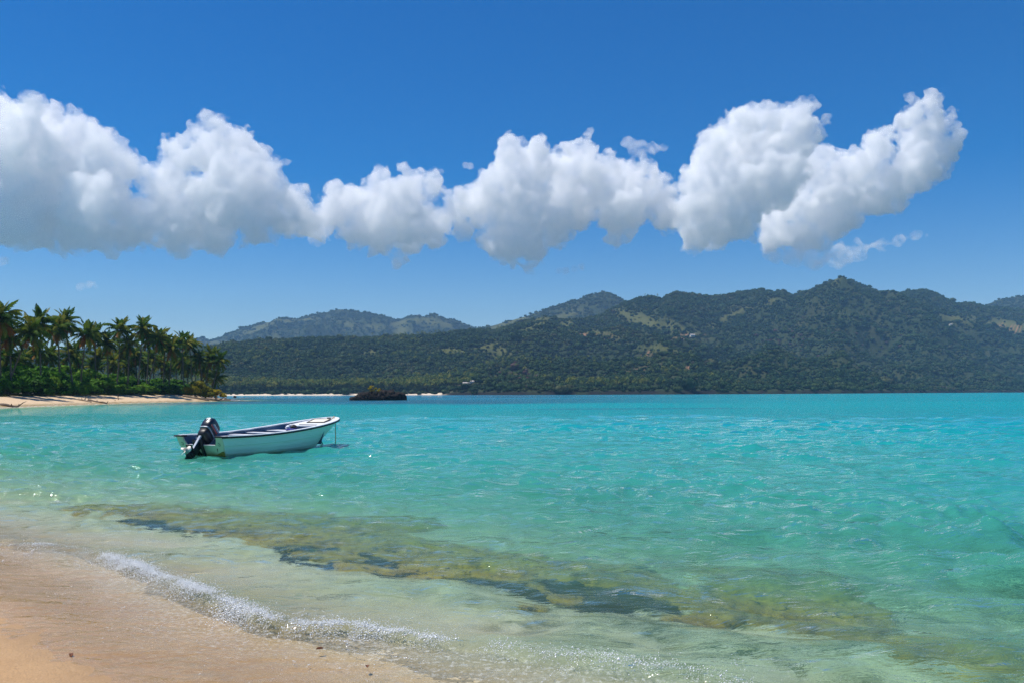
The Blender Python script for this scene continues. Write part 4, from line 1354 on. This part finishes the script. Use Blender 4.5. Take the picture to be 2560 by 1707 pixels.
# ------------------------------------------------------------------ the moored boat
t = NT('hull_paint')
p_ = t.objco()
n1 = t.noise(t.scaled(p_, (1, 1, 2.5)), 1.6, 6, 0.65)
n2 = t.noise(t.scaled(p_, (0.35, 1, 6)), 5, 6, 0.7, 0.4)
c = t.mix(n1, (0.66, 0.84, 0.70), (0.76, 0.90, 0.80))
c = t.mix(t.math('MULTIPLY', t.ramp(n2, [(0.58, 0), (0.7, 1)]), 0.35), c, (0.22, 0.22, 0.12))
zz = t.n('ShaderNodeSeparateXYZ', {0: p_}).outputs['Z']
c = t.mix(t.ramp(t.math('ADD', zz, t.math('MULTIPLY', n2, 0.10)), [(0.05, 0.8), (0.12, 0)]), c, (0.20, 0.17, 0.04))
M_HULL = t.surf(t.principled(c, 0.38, t.bump(n1, 0.1, 0.01), 0.5))
t = NT('transom_paint')
p_ = t.objco()
n1 = t.noise(p_, 3.0, 6, 0.65)
n2 = t.noise(t.scaled(p_, (1, 1, 0.4)), 6, 6, 0.7, 0.4)
c = t.mix(n1, (0.66, 0.64, 0.42), (0.76, 0.74, 0.54))
zz = t.n('ShaderNodeSeparateXYZ', {0: p_}).outputs['Z']
c = t.mix(t.ramp(t.math('ADD', zz, t.math('MULTIPLY', n2, 0.22)), [(0.14, 0.85), (0.26, 0)]), c, (0.26, 0.18, 0.035))
c = t.mix(t.math('MULTIPLY', t.ramp(n2, [(0.6, 0), (0.72, 1)]), 0.5), c, (0.30, 0.22, 0.08))
M_TRANSOM = t.surf(t.principled(c, 0.45, None, 0.5))
M_INNER = paint('inner_paint', (0.085, 0.145, 0.24), 0.5, 0.2, 2.0, 0.4, (0.2, 0.26, 0.33), 0.3)
M_WHITE = paint('white_paint', (0.74, 0.77, 0.80), 0.45, 0.06, 4.0, 0.5, (0.45, 0.45, 0.42), 0.3)
M_BLACK = paint('black_rubber', (0.018, 0.017, 0.017), 0.55, 0.3, 6.0)
M_COWL = paint('cowl_paint', (0.012, 0.016, 0.03), 0.3, 0.2, 5.0, 0.6)
M_DARKMETAL = paint('dark_metal', (0.015, 0.016, 0.02), 0.45, 0.3, 6.0)
M_STEEL = paint('worn_steel', (0.50, 0.50, 0.46), 0.35, 0.25, 8.0, 0.6, (0.35, 0.26, 0.06), 0.7)
M_BLADE = paint('blade_paint', (0.82, 0.78, 0.70), 0.35, 0.08, 8.0)
M_DECAL = paint('decal_white', (0.85, 0.85, 0.85), 0.4, 0.03)
M_RED = paint('decal_red', (0.45, 0.04, 0.05), 0.4, 0.05)
M_GREY = paint('decal_grey', (0.30, 0.36, 0.45), 0.4, 0.05)
M_ROPE = paint('tan_rope', (0.42, 0.29, 0.12), 0.85, 0.3, 20)
M_ROPE2 = paint('dark_rope', (0.02, 0.025, 0.03), 0.85, 0.3, 20)
M_CANVAS = paint('cream_board', (0.72, 0.69, 0.58), 0.7, 0.08, 5)
M_FRAMEWOOD = paint('dark_frame', (0.07, 0.055, 0.04), 0.7, 0.3, 5)
M_BLUEBAG = paint('blue_cloth', (0.02, 0.03, 0.28), 0.7, 0.2, 8)

BL = 6.0
boat = empty('moored_boat', (0, 0, 0))
tag(boat, 'white wooden motorboat with pale turquoise hull moored in the shallows', 'boat')
bpos = ground(515, 1139.5)
HEAD = R(64.5)
boat.location = (bpos.x, bpos.y, 0.0)
boat.rotation_euler = (R(0.3), 0, HEAD)


RAKE = 0.27


def rk(z): return -RAKE * z / 0.575          # the transom leans aft


def half_beam(s):
    if s < 0.38: return 0.855 + 0.125 * math.sin(s / 0.38 * math.pi / 2)
    u = (s - 0.38) / 0.62
    return 0.98 * max(0.0, 1 - u ** 2.8) ** 0.52


def sheer(s): return 0.575 + 0.37 * max(0, (s - 0.14) / 0.86) ** 1.6 - 0.015 * math.sin(s * math.pi)
def keel(s):
    base = -0.20
    if s < 0.62: return base
    u = (s - 0.62) / 0.38
    return base + (sheer(1.0) - base - 0.14) * u ** 2.3


def stem_x(s): return s * BL


GW = [(0, 0), (0.08, 0.50), (0.20, 0.80), (0.36, 0.895), (0.37, 0.915), (0.52, 0.95), (0.66, 0.965), (0.675, 0.985), (0.85, 0.995), (1, 1)]


def section(s):
    b, zs, zk = half_beam(s), sheer(s), keel(s)
    k = float(smooth01(np.array(s), 0.45, 1.0))
    out = []
    for w, g in GW:
        g2 = g * (1 - k) + (w ** 0.62) * k
        # flare the bow: lower points are drawn aft so that the stem is raked
        z = zk + (zs - zk) * w
        out.append((stem_x(s) - 0.42 * k * k * (1 - w) ** 1.3 + rk(z) * max(0.0, 1 - s / 0.3), b * g2, z))
    return out


SS = np.concatenate([np.linspace(0, 0.8, 26), 1 - np.geomspace(0.19, 0.0005, 22)])
mb = MB()
nS, nG = len(SS), len(GW)
for sd in (1, -1):
    base = len(mb.v)
    for s in SS:
        mb.v += [(x, sd * y, z) for x, y, z in section(s)]
    for i in range(nS - 1):
        for k in range(nG - 1):
            a = base + i * nG + k
            mb.f.append((a, a + 1, a + nG + 1, a + nG))
me = mb.mesh('hull')
bm = bmesh.new(); bm.from_mesh(me); bmesh.ops.remove_doubles(bm, verts=bm.verts, dist=0.002); bmesh.ops.recalc_face_normals(bm, faces=bm.faces); bm.to_mesh(me); bm.free()
hull = obj('hull', me, M_HULL, boat)
sm = hull.modifiers.new('thick', 'SOLIDIFY'); sm.thickness = 0.02; sm.offset = -1

# inside lining with floor
FLOOR = 0.13
mb = MB()
SI = [s for s in SS if 0.012 < s < 0.985]
for sd in (1, -1):
    base = len(mb.v)
    for s in SI:
        sec = section(s)
        row = [(x, sd * max(0.0, y - 0.04), max(FLOOR + 0.25 * max(0, s - .7), z)) for x, y, z in sec]
        row[0] = (row[0][0], 0.0, row[0][2])
        mb.v += row
    for i in range(len(SI) - 1):
        for k in range(nG - 1):
            a = base + i * nG + k
            mb.f.append((a, a + 1, a + nG + 1, a + nG))
mb.build('inner_lining', M_INNER, boat)

# gunwale cap and rub rail swept along the sheer
plan = [(stem_x(s) + rk(sheer(s)) * max(0.0, 1 - s / 0.3), half_beam(s), sheer(s)) for s in SS]
loop = [Vector((x, -y, z)) for x, y, z in plan] + [Vector((x, y, z)) for x, y, z in reversed(plan)]


def sweep(mb, loop, prof):
    n = len(loop)
    base = len(mb.v)
    for i, p in enumerate(loop):
        tdir = loop[min(i + 1, n - 1)] - loop[max(i - 1, 0)]
        nv_ = Vector((tdir.y, -tdir.x, 0)).normalized()
        for o_, z_ in prof:
            mb.v.append(tuple(p + nv_ * o_ + Vector((0, 0, z_))))
    m = len(prof)
    for i in range(n - 1):
        for k in range(m):
            k2 = (k + 1) % m
            mb.f.append((base + i * m + k, base + i * m + k2, base + (i + 1) * m + k2, base + (i + 1) * m + k))
    mb.f.append(tuple(base + k for k in range(m)))
    mb.f.append(tuple(base + (n - 1) * m + k for k in reversed(range(m))))


mb = MB(); sweep(mb, loop, [(0.028, 0.002), (0.03, 0.03), (0.02, 0.038), (-0.075, 0.038), (-0.085, 0.03), (-0.085, 0.002)]); gun = mb.build('gunwale', M_WHITE, boat)
mb = MB(); sweep(mb, loop, [(0.003, -0.04), (0.04, -0.036), (0.046, 0.0), (0.04, 0.012), (0.031, 0.012), (0.003, 0.0)]); mb.build('rub_rail', M_BLACK, boat)

# transom with the notch for the motor
sec0 = section(0)
ears = 0.30
zs0 = sheer(0)
nz = 0.33
outl = [(-y, z) for _, y, z in sec0]
poly = [(y, z) for _, y, z in sec0[1:]]
right = [(y, z) for _, y, z in sec0]              # port half, keel to sheer
topcut = [(0.855 - ears * 0.72, zs0), (0.855 - ears * 0.80, zs0 - 0.10), (0.855 - ears * 0.98, nz + 0.03), (0.855 - ears * 1.12, nz)]
P2 = right + topcut + [(-y, z) for y, z in reversed(topcut)] + [(-y, z) for y, z in reversed(right[1:])]
mb = MB()
# built as two halves so that every face is simple
half = right + topcut + [(0.0, nz)]
for sd in (1, -1):
    mb.prism([(0.012 + rk(z), sd * y, z) for y, z in half], (-1, 0, 0), 0.055)
transom = mb.build('transom', M_TRANSOM, boat)
for sd in (1, -1):
    mb = MB(); mb.box((0.04 + rk(zs0), sd * (0.855 - ears * 0.36 + 0.03), zs0 + 0.008), (0.22, ears * 0.72 + 0.09, 0.045)); mb.build('quarter_cap', M_BLACK, transom, bevel=0.008)
    mb = MB(); mb.tube([(-0.052 + rk(0.36 + 0.055 * math.sin(a)), sd * 0.70 + 0.035 * math.cos(a), 0.36 + 0.04 * math.sin(a)) for a in np.linspace(0.6, 2 * math.pi - 0.3, 13)], 0.005, 5); mb.build('ring', M_DARKMETAL, transom)
mb = MB(); mb.box((0.01 + rk(nz), 0, nz + 0.006), (0.11, 0.98, 0.012)); mb.build('notch_cap', M_WHITE, transom)
mb = MB(); mb.prism([(-0.046 + rk(0.0), -0.34, 0.0), (-0.046 + rk(0.0), -0.80, 0.0), (-0.046 + rk(.17), -0.81, 0.17), (-0.046 + rk(.155), -0.72, 0.155)], (-1, 0, 0), 0.006); mb.build('patch_plate', paint('rusty_patch', (0.30, 0.22, 0.045), 0.7, 0.4, 7, 0.3, (0.12, 0.05, 0.015), 0.8), transom)
mb = MB(); mb.tube([(-0.048 + rk(.245), -0.58, 0.245), (-0.048 + rk(.2), -0.57, 0.20), (-0.048 + rk(.14), -0.555, 0.14)], [0.012, 0.008, 0.004], 6); mb.build('drain', paint('rust', (0.13, 0.055, 0.012), 0.8, 0.3, 9), transom)
# motor well in front of the notch
mb = MB(); mb.box((0.42, 0, 0.30), (0.04, 1.58, 0.34)); mb.build('well_bulkhead', M_INNER, boat)
mb = MB(); mb.box((0.42, 0, 0.485), (0.10, 1.60, 0.025)); mb.build('well_ledge', M_WHITE, boat)
mb = MB(); mb.box((0.16, 0, 0.20), (0.46, 1.54, 0.03)); mb.build('well_floor', M_INNER, boat)

# thwarts
for x, w, z in ((1.95, 0.27, 0.52), (2.75, 0.30, 0.55), (3.75, 0.5, 0.58)):
    hb = half_beam(x / BL) - 0.05
    mb = MB(); mb.box((x, 0, z), (w, hb * 2, 0.035)); mb.build('thwart', M_WHITE, boat, bevel=0.006)
    mb = MB(); mb.box((x - w * 0.42, 0, z - 0.13), (0.03, hb * 1.85, 0.22)); mb.build('thwart_support', M_INNER, boat)
# foredeck
mb = MB()
dk = [s for s in SS if 0.735 <= s <= 0.975]
zd = sheer(0.735) - 0.045
rowp = [(stem_x(s), half_beam(s) - 0.05, zd + (stem_x(s) - stem_x(0.735)) * 0.16) for s in dk]
fd = [(x, y, z) for x, y, z in rowp] + [(x, -y, z) for x, y, z in reversed(rowp)]
mb.prism(fd, (0, 0, -1), 0.03)
mb.build('foredeck', M_WHITE, boat)
mb = MB(); xb = stem_x(0.735) + 0.03; hb = half_beam(0.735) - 0.05
mb.prism([(xb, hb, zd - 0.03), (xb, -hb, zd - 0.03), (xb, -hb * .8, FLOOR), (xb, hb * .8, FLOOR)], (1, 0, 0), 0.02); mb.build('deck_bulkhead', M_INNER, boat)
mb = MB(); mb.tube([(stem_x(0.955), -0.07, sheer(0.955) + 0.03), (stem_x(0.955), 0.07, sheer(0.955) + 0.03)], 0.018, 8); mb.build('bow_cleat', M_DARKMETAL, boat)

# board and gear lying in the boat
board = empty('framed_board'); board.parent = None
bw = boat.matrix_basis
m0 = Matrix.Translation((stem_x(0.86), -0.02, zd + 0.145)) @ Matrix.Rotation(R(-12), 4, 'Y') @ Matrix.Rotation(R(6), 4, 'Z')
from mathutils import Euler
BM = Matrix.Translation(boat.location) @ Euler(boat.rotation_euler).to_matrix().to_4x4()
board.matrix_world = BM @ m0
tag(board, 'cream board in a dark frame lying on the foredeck of the boat', 'board')
mb = MB(); mb.box((0, 0, 0), (0.44, 0.62, 0.012)); mb.build('panel', M_CANVAS, board)
for y in (-0.325, 0.325):
    mb = MB(); mb.box((0, y, 0.004), (0.50, 0.035, 0.03)); mb.build('frame_rail', M_FRAMEWOOD, board)
for x in (-0.235, 0.235):
    mb = MB(); mb.box((x, 0, 0.004), (0.035, 0.612, 0.03)); mb.build('frame_rail', M_FRAMEWOOD, board)
mb = MB(); mb.box((stem_x(0.762), -0.02, zd + 0.022), (0.10, 0.70, 0.035)); o = mb.build('deck_slot', M_FRAMEWOOD, boat)
gear = empty('gear_bundle'); gear.matrix_world = BM @ Matrix.Translation((3.65, -0.1, 0.63))
tag(gear, 'small bundle of blue, white and black gear on the boat bench', 'bundle')
for k, (dx, dy, dz, sc_, mt) in enumerate([(0, 0, 0, (.17, .2, .06), M_BLUEBAG), (0.02, 0.1, .07, (.13, .15, .07), M_WHITE), (0, -0.06, .08, (.12, .10, .08), M_BLACK), (-0.03, 0.02, .13, (.07, .08, .05), M_WHITE)]):
    v, f = lump(1300 + k, 3, 0.4, 1.5)
    obj('cloth', np_mesh('cloth', v * np.array(sc_) + np.array([dx, dy, dz]), [f], True), mt, gear)

# outboard motor, tilted up: built upright (x forward, z up, pivot at 0) as parts of one motor
motor_mb = MB()
motor_mb.prism([(-0.09, -0.055, 0.12), (-0.09, -0.055, -0.62), (0.10, -0.055, -0.62), (0.13, -0.055, 0.12)], (0, 1, 0), 0.11)
motor = motor_mb.build('outboard_motor', M_DARKMETAL, boat, bevel=0.025)
motor.location = (-0.14, 0.04, 0.46)
motor.rotation_euler = (0, R(50), R(10))
motor.scale = (1.02, 0.95, 1.05)


def loft(rings):
    mb_ = MB()
    n = len(rings[0])
    for rg in rings: mb_.v += [tuple(p) for p in rg]
    for i in range(len(rings) - 1):
        for k in range(n):
            k2 = (k + 1) % n
            mb_.f.append((i * n + k, i * n + k2, (i + 1) * n + k2, (i + 1) * n + k))
    mb_.f.append(tuple(range(n))[::-1]); mb_.f.append(tuple(range((len(rings) - 1) * n, len(rings) * n)))
    return mb_


def rrect(cx_, hx, hy, z, n=20, e=0.45):
    out = []
    for k in range(n):
        a = 2 * math.pi * k / n
        c_, s_ = math.cos(a), math.sin(a)
        out.append((cx_ + hx * math.copysign(abs(c_) ** e, c_), hy * math.copysign(abs(s_) ** e, s_), z))
    return out


cow = loft([rrect(0.02, 0.24, 0.15, 0.30), rrect(0.01, 0.27, 0.175, 0.36), rrect(0.0, 0.285, 0.185, 0.48), rrect(0.0, 0.275, 0.18, 0.60), rrect(0.015, 0.24, 0.165, 0.68), rrect(0.03, 0.20, 0.14, 0.715)]).build('cowl', M_COWL, motor, True)
cow.data.shade_smooth() if hasattr(cow.data, 'shade_smooth') else None
loft([rrect(0.02, 0.20, 0.13, 0.04), rrect(0.02, 0.235, 0.155, 0.16), rrect(0.02, 0.24, 0.158, 0.295)]).build('lower_cowl', M_DARKMETAL, motor, True)
loft([rrect(0.02, 0.272, 0.178, 0.297), rrect(0.02, 0.275, 0.18, 0.325)]).build('seam_band', M_GREY, motor)
loft([rrect(0.05, 0.13, 0.12, 0.705), rrect(0.05, 0.12, 0.11, 0.745)]).build('air_intake', M_BLACK, motor)
mb = MB(); mb.prism([(-0.10, -0.04, 0.12), (-0.17, -0.04, 0.02), (-0.15, -0.04, -0.10), (-0.10, -0.04, -0.5)], (0, 1, 0), 0.08); mb.build('leg_fairing', M_GREY, motor, bevel=0.012)
mb = MB(); mb.box((-0.13, 0, -0.50), (0.40, 0.20, 0.02)); mb.build('cavitation_plate', M_DARKMETAL, motor, bevel=0.006)
mb = MB(); mb.tube([(0.20, 0, -0.68), (0.15, 0, -0.68), (0.05, 0, -0.68), (-0.12, 0, -0.68), (-0.20, 0, -0.68)], [0.012, 0.05, 0.065, 0.062, 0.05], 14); mb.build('gearcase', M_DARKMETAL, motor, True)
mb = MB(); mb.prism([(0.14, -0.012, -0.73), (-0.14, -0.012, -0.73), (-0.12, -0.012, -0.93), (-0.05, -0.012, -0.95)], (0, 1, 0), 0.024); mb.build('skeg', M_DARKMETAL, motor)
mb = MB(); mb.tube([(-0.19, 0, -0.68), (-0.23, 0, -0.68), (-0.33, 0, -0.68), (-0.345, 0, -0.68)], [0.055, 0.062, 0.06, 0.05], 14); prop = mb.build('propeller', M_STEEL, motor, True)
mb = MB(); mb.tube([(-0.346, 0, -0.68), (-0.349, 0, -0.68)], [0.042, 0.04], 12); mb.build('exhaust_port', M_BLACK, motor)
for k in range(3):
    a = 2 * math.pi * k / 3 + 0.5
    e1 = Vector((0, math.cos(a), math.sin(a))); e2 = Vector((0, -math.sin(a), math.cos(a)))
    c0 = Vector((-0.28, 0, -0.68))
    V_ = []
    for u in np.linspace(0, 1, 6):
        rr_ = 0.05 + 0.115 * u
        wv = 0.075 * math.sin(0.5 + u * 2.2)
        for s_ in (-1, 0, 1):
            V_.append(c0 + e1 * rr_ + e2 * (wv * s_) + Vector((0.05 * s_ * (1 - 0.4 * u) - 0.02 * u, 0, 0)))
    mb = MB(); mb.add(V_, [(i * 3 + j, i * 3 + j + 1, i * 3 + j + 4, i * 3 + j + 3) for i in range(5) for j in range(2)])
    o = mb.build('propeller_blade', M_BLADE, motor, True)
    sm = o.modifiers.new('thick', 'SOLIDIFY'); sm.thickness = 0.008
# decals: the figure 60 on the back of the cowl, stripes on the side
fc = bpy.data.curves.new('power_number', 'FONT'); fc.body = '60'; fc.size = 0.14; fc.align_x = 'CENTER'; fc.align_y = 'CENTER'; fc.extrude = 0.002; fc.offset = 0.006
fo = bpy.data.objects.new('power_number', fc); COL.objects.link(fo)
bpy.context.view_layer.update()
fm_ = bpy.data.meshes.new_from_object(fo.evaluated_get(bpy.context.evaluated_depsgraph_get()))
bpy.data.objects.remove(fo)
o = obj('power_number', fm_, M_DECAL, motor)
o.matrix_local = Matrix.Translation((-0.276, 0, 0.575)) @ Matrix(((0, 0, -1, 0), (-1, 0, 0, 0), (0, 1, 0, 0), (0, 0, 0, 1)))
for k, (x0, x1, z0, z1, mt, nm) in enumerate([(-0.20, 0.18, 0.40, 0.45, M_RED, 'red_stripe'), (-0.16, 0.20, 0.47, 0.505, M_GREY, 'grey_stripe'), (-0.12, 0.20, 0.52, 0.54, M_DECAL, 'white_stripe')]):
    for sd in (1, -1):
        mb = MB(); mb.prism([(x0, sd * 0.184, z0), (x1, sd * 0.184, z0 + 0.03), (x1, sd * 0.184, z1 + 0.03), (x0, sd * 0.184, z1)], (0, sd, 0), 0.003); mb.build(nm, mt, motor)
# clamp bracket on the transom
for sd in (-1, 1):
    mb = MB(); mb.prism([(-0.045 + rk(.5), 0.06 + sd * 0.13 - 0.025, 0.50), (-0.045 + rk(-.02), 0.06 + sd * 0.13 - 0.025, -0.02), (-0.13 + rk(0), 0.06 + sd * 0.13 - 0.025, 0.0), (-0.16 + rk(.3), 0.06 + sd * 0.13 - 0.025, 0.30), (-0.10 + rk(.5), 0.06 + sd * 0.13 - 0.025, 0.50)], (0, 1, 0), 0.05); mb.build('motor_bracket', M_DARKMETAL, boat, bevel=0.008)
mb = MB(); mb.tube([(-0.30, -0.09, 0.44), (-0.30, 0.21, 0.44)], 0.035, 10); mb.build('tilt_tube', M_DARKMETAL, boat, True)
mb = MB(); mb.tube([(-0.1, 0.06, 0.03), (-0.24, 0.06, 0.18), (-0.36, 0.06, 0.36)], [0.03, 0.03, 0.022], 10); mb.build('trim_ram', M_DARKMETAL, boat, True)
# mooring ropes
def rope(name, pts_, rad, mat, lab):
    W = [BM @ Vector(p) for p in pts_]
    for w in W[-1:]: w.z = min(w.z, -0.05)
    mb_ = MB(); mb_.tube([w - W[0] for w in W], rad, 6)
    o_ = mb_.build(name, mat, None, True); o_.location = W[0]
    return tag(o_, lab, 'rope', 'mooring ropes')


xb, zb_ = stem_x(1.0), sheer(1.0)
rope('mooring_rope', [(5.0, -0.30, zd + 0.10), (5.4, -0.26, sheer(.9) - 0.02), (xb - 0.26, -0.2, zb_ + 0.03), (xb - 0.1, -0.08, zb_ + 0.06), (xb + 0.02, 0.0, zb_ + 0.05), (xb + 0.09, 0.0, zb_ - 0.06), (xb + 0.11, 0.01, 0.6), (xb + 0.12, 0.0, 0.25), (xb + 0.08, -0.02, -0.05)], 0.014, M_ROPE, 'tan mooring rope hanging from the bow of the boat into the water')
rope('anchor_line', [(xb - 0.75, 0, 0.40), (xb - 0.73, 0.0, 0.25), (xb - 0.66, -0.03, 0.08), (xb - 0.55, -0.05, -0.06)], 0.014, M_ROPE2, 'dark doubled line below the bow, the strand nearer the tan rope')
rope('anchor_line', [(xb - 0.76, 0, 0.40), (xb - 0.77, 0.0, 0.25), (xb - 0.73, -0.03, 0.08), (xb - 0.68, -0.05, -0.06)], 0.014, M_ROPE2, 'dark doubled line below the bow, the strand nearer the stern')


# ------------------------------------------------------------------ clouds
def cloud_material(name, dens, g=0.0):
    t_ = NT(name)
    nn = t_.noise(t_.geo(), 1 / 130.0, 6, 0.68, 0.4)
    rr = t_.n('ShaderNodeMapRange', {'Value': nn, 'From Min': 0.41, 'From Max': 0.60, 'To Min': 0.0, 'To Max': dens}).outputs[0]
    v = t_.n('ShaderNodeVolumePrincipled', {'Color': (1, 1, 1, 1), 'Density': rr, 'Anisotropy': g})
    t_.t.links.new(v.outputs[0], t_.out.inputs['Volume'])
    return t_.m


M_CLOUD = cloud_material('cloud', 0.020)
M_WISP = cloud_material('thin_cloud', 0.009)
bm = bmesh.new(); bmesh.ops.create_icosphere(bm, subdivisions=3, radius=1)
ICO_V = np.array([w.co[:] for w in bm.verts]); ICO_F = np.array([[l.index for l in p.verts] for p in bm.faces]); bm.free()


def cloud(circ, dist, label, seed, mat, voxel=13.0, depth=1.2, puff=1.0, amp_=1.0):
    r_ = np.random.default_rng(seed)
    V_, F_ = [], []
    nV = 0

    def ball(c, r):
        nonlocal nV
        V_.append(ICO_V * r + np.asarray(c)); F_.append(ICO_F + nV); nV += len(ICO_V)
    for px, py, rp in circ:
        r = rp / F * dist
        d = dist + r_.normal(0, 0.35) * r * depth
        c = np.array(at(px, py, d))
        ball(c, r * 0.93)
        if rp > 38:
            ball(c + np.array([r_.normal(0, .2) * r, r * 0.7 * depth, r_.normal(0, .1) * r]), r * 0.85)
        # smaller puffs budding from it, mostly upwards
        for k in range(int(9 * puff)):
            dv = r_.normal(size=3); dv[2] = dv[2] + 0.35; dv /= np.linalg.norm(dv)
            dv[1] = -abs(dv[1]) if r_.uniform() < 0.75 else dv[1]
            ball(c + dv * r * r_.uniform(0.72, 0.98), r * r_.uniform(0.2, 0.42))
    me0 = np_mesh('cloud_raw', np.concatenate(V_), [np.concatenate(F_)])
    o0 = bpy.data.objects.new('cloud_raw', me0); COL.objects.link(o0)
    rm = o0.modifiers.new('r', 'REMESH'); rm.mode = 'VOXEL'; rm.voxel_size = voxel
    bpy.context.view_layer.update()
    me1 = bpy.data.meshes.new_from_object(o0.evaluated_get(bpy.context.evaluated_depsgraph_get()))
    bpy.data.objects.remove(o0)
    n = len(me1.vertices)
    co = np.zeros(n * 3, np.float32); me1.vertices.foreach_get('co', co); co = co.reshape(-1, 3).astype(float)
    no = np.zeros(n * 3, np.float32); me1.vertices.foreach_get('normal', no); no = no.reshape(-1, 3).astype(float)
    w = np.stack([fbm(co / 420 + 7, 3, seed + 1), fbm(co / 420 + 31, 3, seed + 2), fbm(co / 420 + 57, 3, seed + 3)], -1)
    dsp = 70 * fbm(co / 210 + w * 0.7, 3, seed + 4, 0.55, True) + 44 * fbm(co / 80 + w * 1.2, 3, seed + 5, 0.62, True) + 20 * fbm(co / 30 + w * 2, 2, seed + 8, 0.6, True) + 45 * fbm(co / 300, 3, seed + 6)
    w2 = np.stack([fbm(co / 70 + 7, 3, seed + 11), fbm(co / 70 + 31, 3, seed + 12), fbm(co / 70 + 57, 3, seed + 13)], -1)
    co = co + no * (dsp * amp_)[:, None] + w * 45 * amp_ + w2 * 22 * amp_
    me1.vertices.foreach_set('co', co.astype(np.float32).ravel())
    me1.update()
    o0 = bpy.data.objects.new('cloud_raw', me1); COL.objects.link(o0)
    rm = o0.modifiers.new('r', 'REMESH'); rm.mode = 'VOXEL'; rm.voxel_size = voxel * 0.9
    bpy.context.view_layer.update()
    me1 = bpy.data.meshes.new_from_object(o0.evaluated_get(bpy.context.evaluated_depsgraph_get()))
    bpy.data.objects.remove(o0)
    me1.name = 'cloud'
    me1.materials.clear()
    o = obj('cloud', me1, mat)
    return tag(o, label, 'cloud', 'clouds over the hills')


CL = [(-80, 400, 150), (0, 290, 60), (-40, 260, 50), (60, 360, 90), (135, 320, 52), (200, 340, 60), (240, 400, 72), (285, 390, 40), (130, 470, 120), (20, 520, 100), (250, 520, 95), (335, 430, 38), (380, 440, 36), (430, 375, 42), (420, 440, 50),
      (520, 370, 66), (555, 322, 42), (600, 350, 46), (640, 400, 50), (680, 440, 38), (600, 480, 105), (480, 520, 95), (700, 520, 68), (380, 560, 70), (760, 540, 40), (150, 570, 62), (300, 582, 52), (450, 590, 48), (560, 585, 50), (640, 580, 46)]
cloud(CL, 6500, 'largest white cumulus bank, grey below, at the left picture edge', 1401, M_CLOUD)
CMID = [(845, 520, 48), (795, 560, 40), (900, 490, 46), (960, 470, 44), (1030, 460, 40), (1085, 470, 36), (1130, 495, 28), (1000, 540, 80), (900, 575, 55), (1075, 555, 55), (960, 608, 36), (1005, 640, 20), (1090, 595, 34), (1130, 540, 34), (1160, 515, 32), (1170, 560, 30)]
cloud(CMID, 7300, 'small rounded white cloud in the gap between the two larger banks', 1411, M_CLOUD)
CR1 = [(1282, 362, 36), (1270, 420, 46), (1230, 462, 46), (1200, 512, 50), (1330, 412, 54), (1300, 500, 85), (1400, 420, 40), (1458, 382, 40), (1500, 422, 50), (1430, 500, 85), (1560, 432, 44), (1620, 440, 40), (1560, 515, 72), (1280, 585, 68), (1245, 615, 42), (1335, 615, 42), (1400, 570, 52), (1650, 480, 50), (1680, 530, 52), (1550, 580, 38), (1320, 655, 16)]
cloud(CR1, 7400, 'ragged white cloud bank left of the tallest right-hand cloud', 1421, M_CLOUD)
CR2 = [(1785, 372, 54), (1850, 322, 54), (1920, 305, 50), (1985, 295, 44), (2015, 335, 48), (1880, 380, 84), (1975, 370, 68), (1765, 440, 58), (1830, 470, 84), (1945, 450, 74), (1745, 530, 62), (1800, 565, 60), (1745, 605, 40), (1705, 575, 34), (1850, 555, 52)]
cloud(CR2, 6900, 'tall domed white cloud right of centre with grey underside', 1431, M_CLOUD)
CR3 = [(2040, 425, 54), (2100, 442, 54), (2160, 422, 48), (2200, 370, 46), (2250, 312, 38), (2290, 272, 32), (2325, 272, 32), (2300, 330, 45), (2285, 375, 45), (2350, 312, 34), (2368, 360, 32), (2330, 400, 52), (2270, 430, 60), (2180, 480, 62), (2080, 510, 72), (1990, 530, 62), (1945, 585, 46), (2030, 585, 46), (2115, 545, 44), (2235, 495, 42)]
cloud(CR3, 7700, 'white cloud bank ending in an upturned horn at the right', 1441, M_CLOUD)
cloud([(1930, 640, 24), (1980, 636, 32), (2040, 636, 36), (2100, 636, 36), (2155, 622, 32), (2205, 610, 27), (2250, 600, 21), (2290, 592, 15), (2110, 656, 20), (2320, 588, 10)], 7200, 'thin grey streak of cloud below the horn shaped cloud', 1451, M_WISP, 16, 0.8, 0.8, 0.7)
cloud([(1570, 354, 14), (1600, 376, 24), (1635, 373, 20), (1662, 370, 13)], 7500, 'small torn cloud scrap above the ragged bank', 1461, M_WISP, 11, 0.7, 0.8, 0.5)
cloud([(203, 722, 10), (222, 717, 13), (238, 715, 9)], 7500, 'tiny white cloud scrap low over the palm grove', 1471, M_WISP, 8, 0.7, 0.8, 0.35)
cloud([(-4, 652, 14), (12, 650, 11)], 7000, 'small cloud scrap at the left edge under the large bank', 1481, M_WISP, 9, 0.7, 0.8, 0.4)
cloud([(1395, 678, 9), (1415, 680, 9), (1437, 674, 8), (1455, 667, 7)], 7400, 'thin curved cloud wisp under the ragged bank', 1491, M_WISP, 7, 0.7, 0.6, 0.3)
cloud([(1165, 412, 8), (1178, 416, 8)], 7400, 'tiny cloud puff left of the ragged bank top', 1495, M_WISP, 7, 0.7, 0.6, 0.3)

# ------------------------------------------------------------------ haze over the bay
t = NT('haze')
v = t.n('ShaderNodeVolumePrincipled', {'Color': (0.38, 0.66, 1.0, 1), 'Density': 0.000085, 'Anisotropy': 0.0})
t.t.links.new(v.outputs[0], t.out.inputs['Volume'])
mb = MB(); mb.box((0, 4250, 345), (13400, 9300, 710))
hz = mb.build('haze', t.m)
tag(hz, kind='stuff')
hz['label'] = 'thin blue haze lying over the bay and hills'
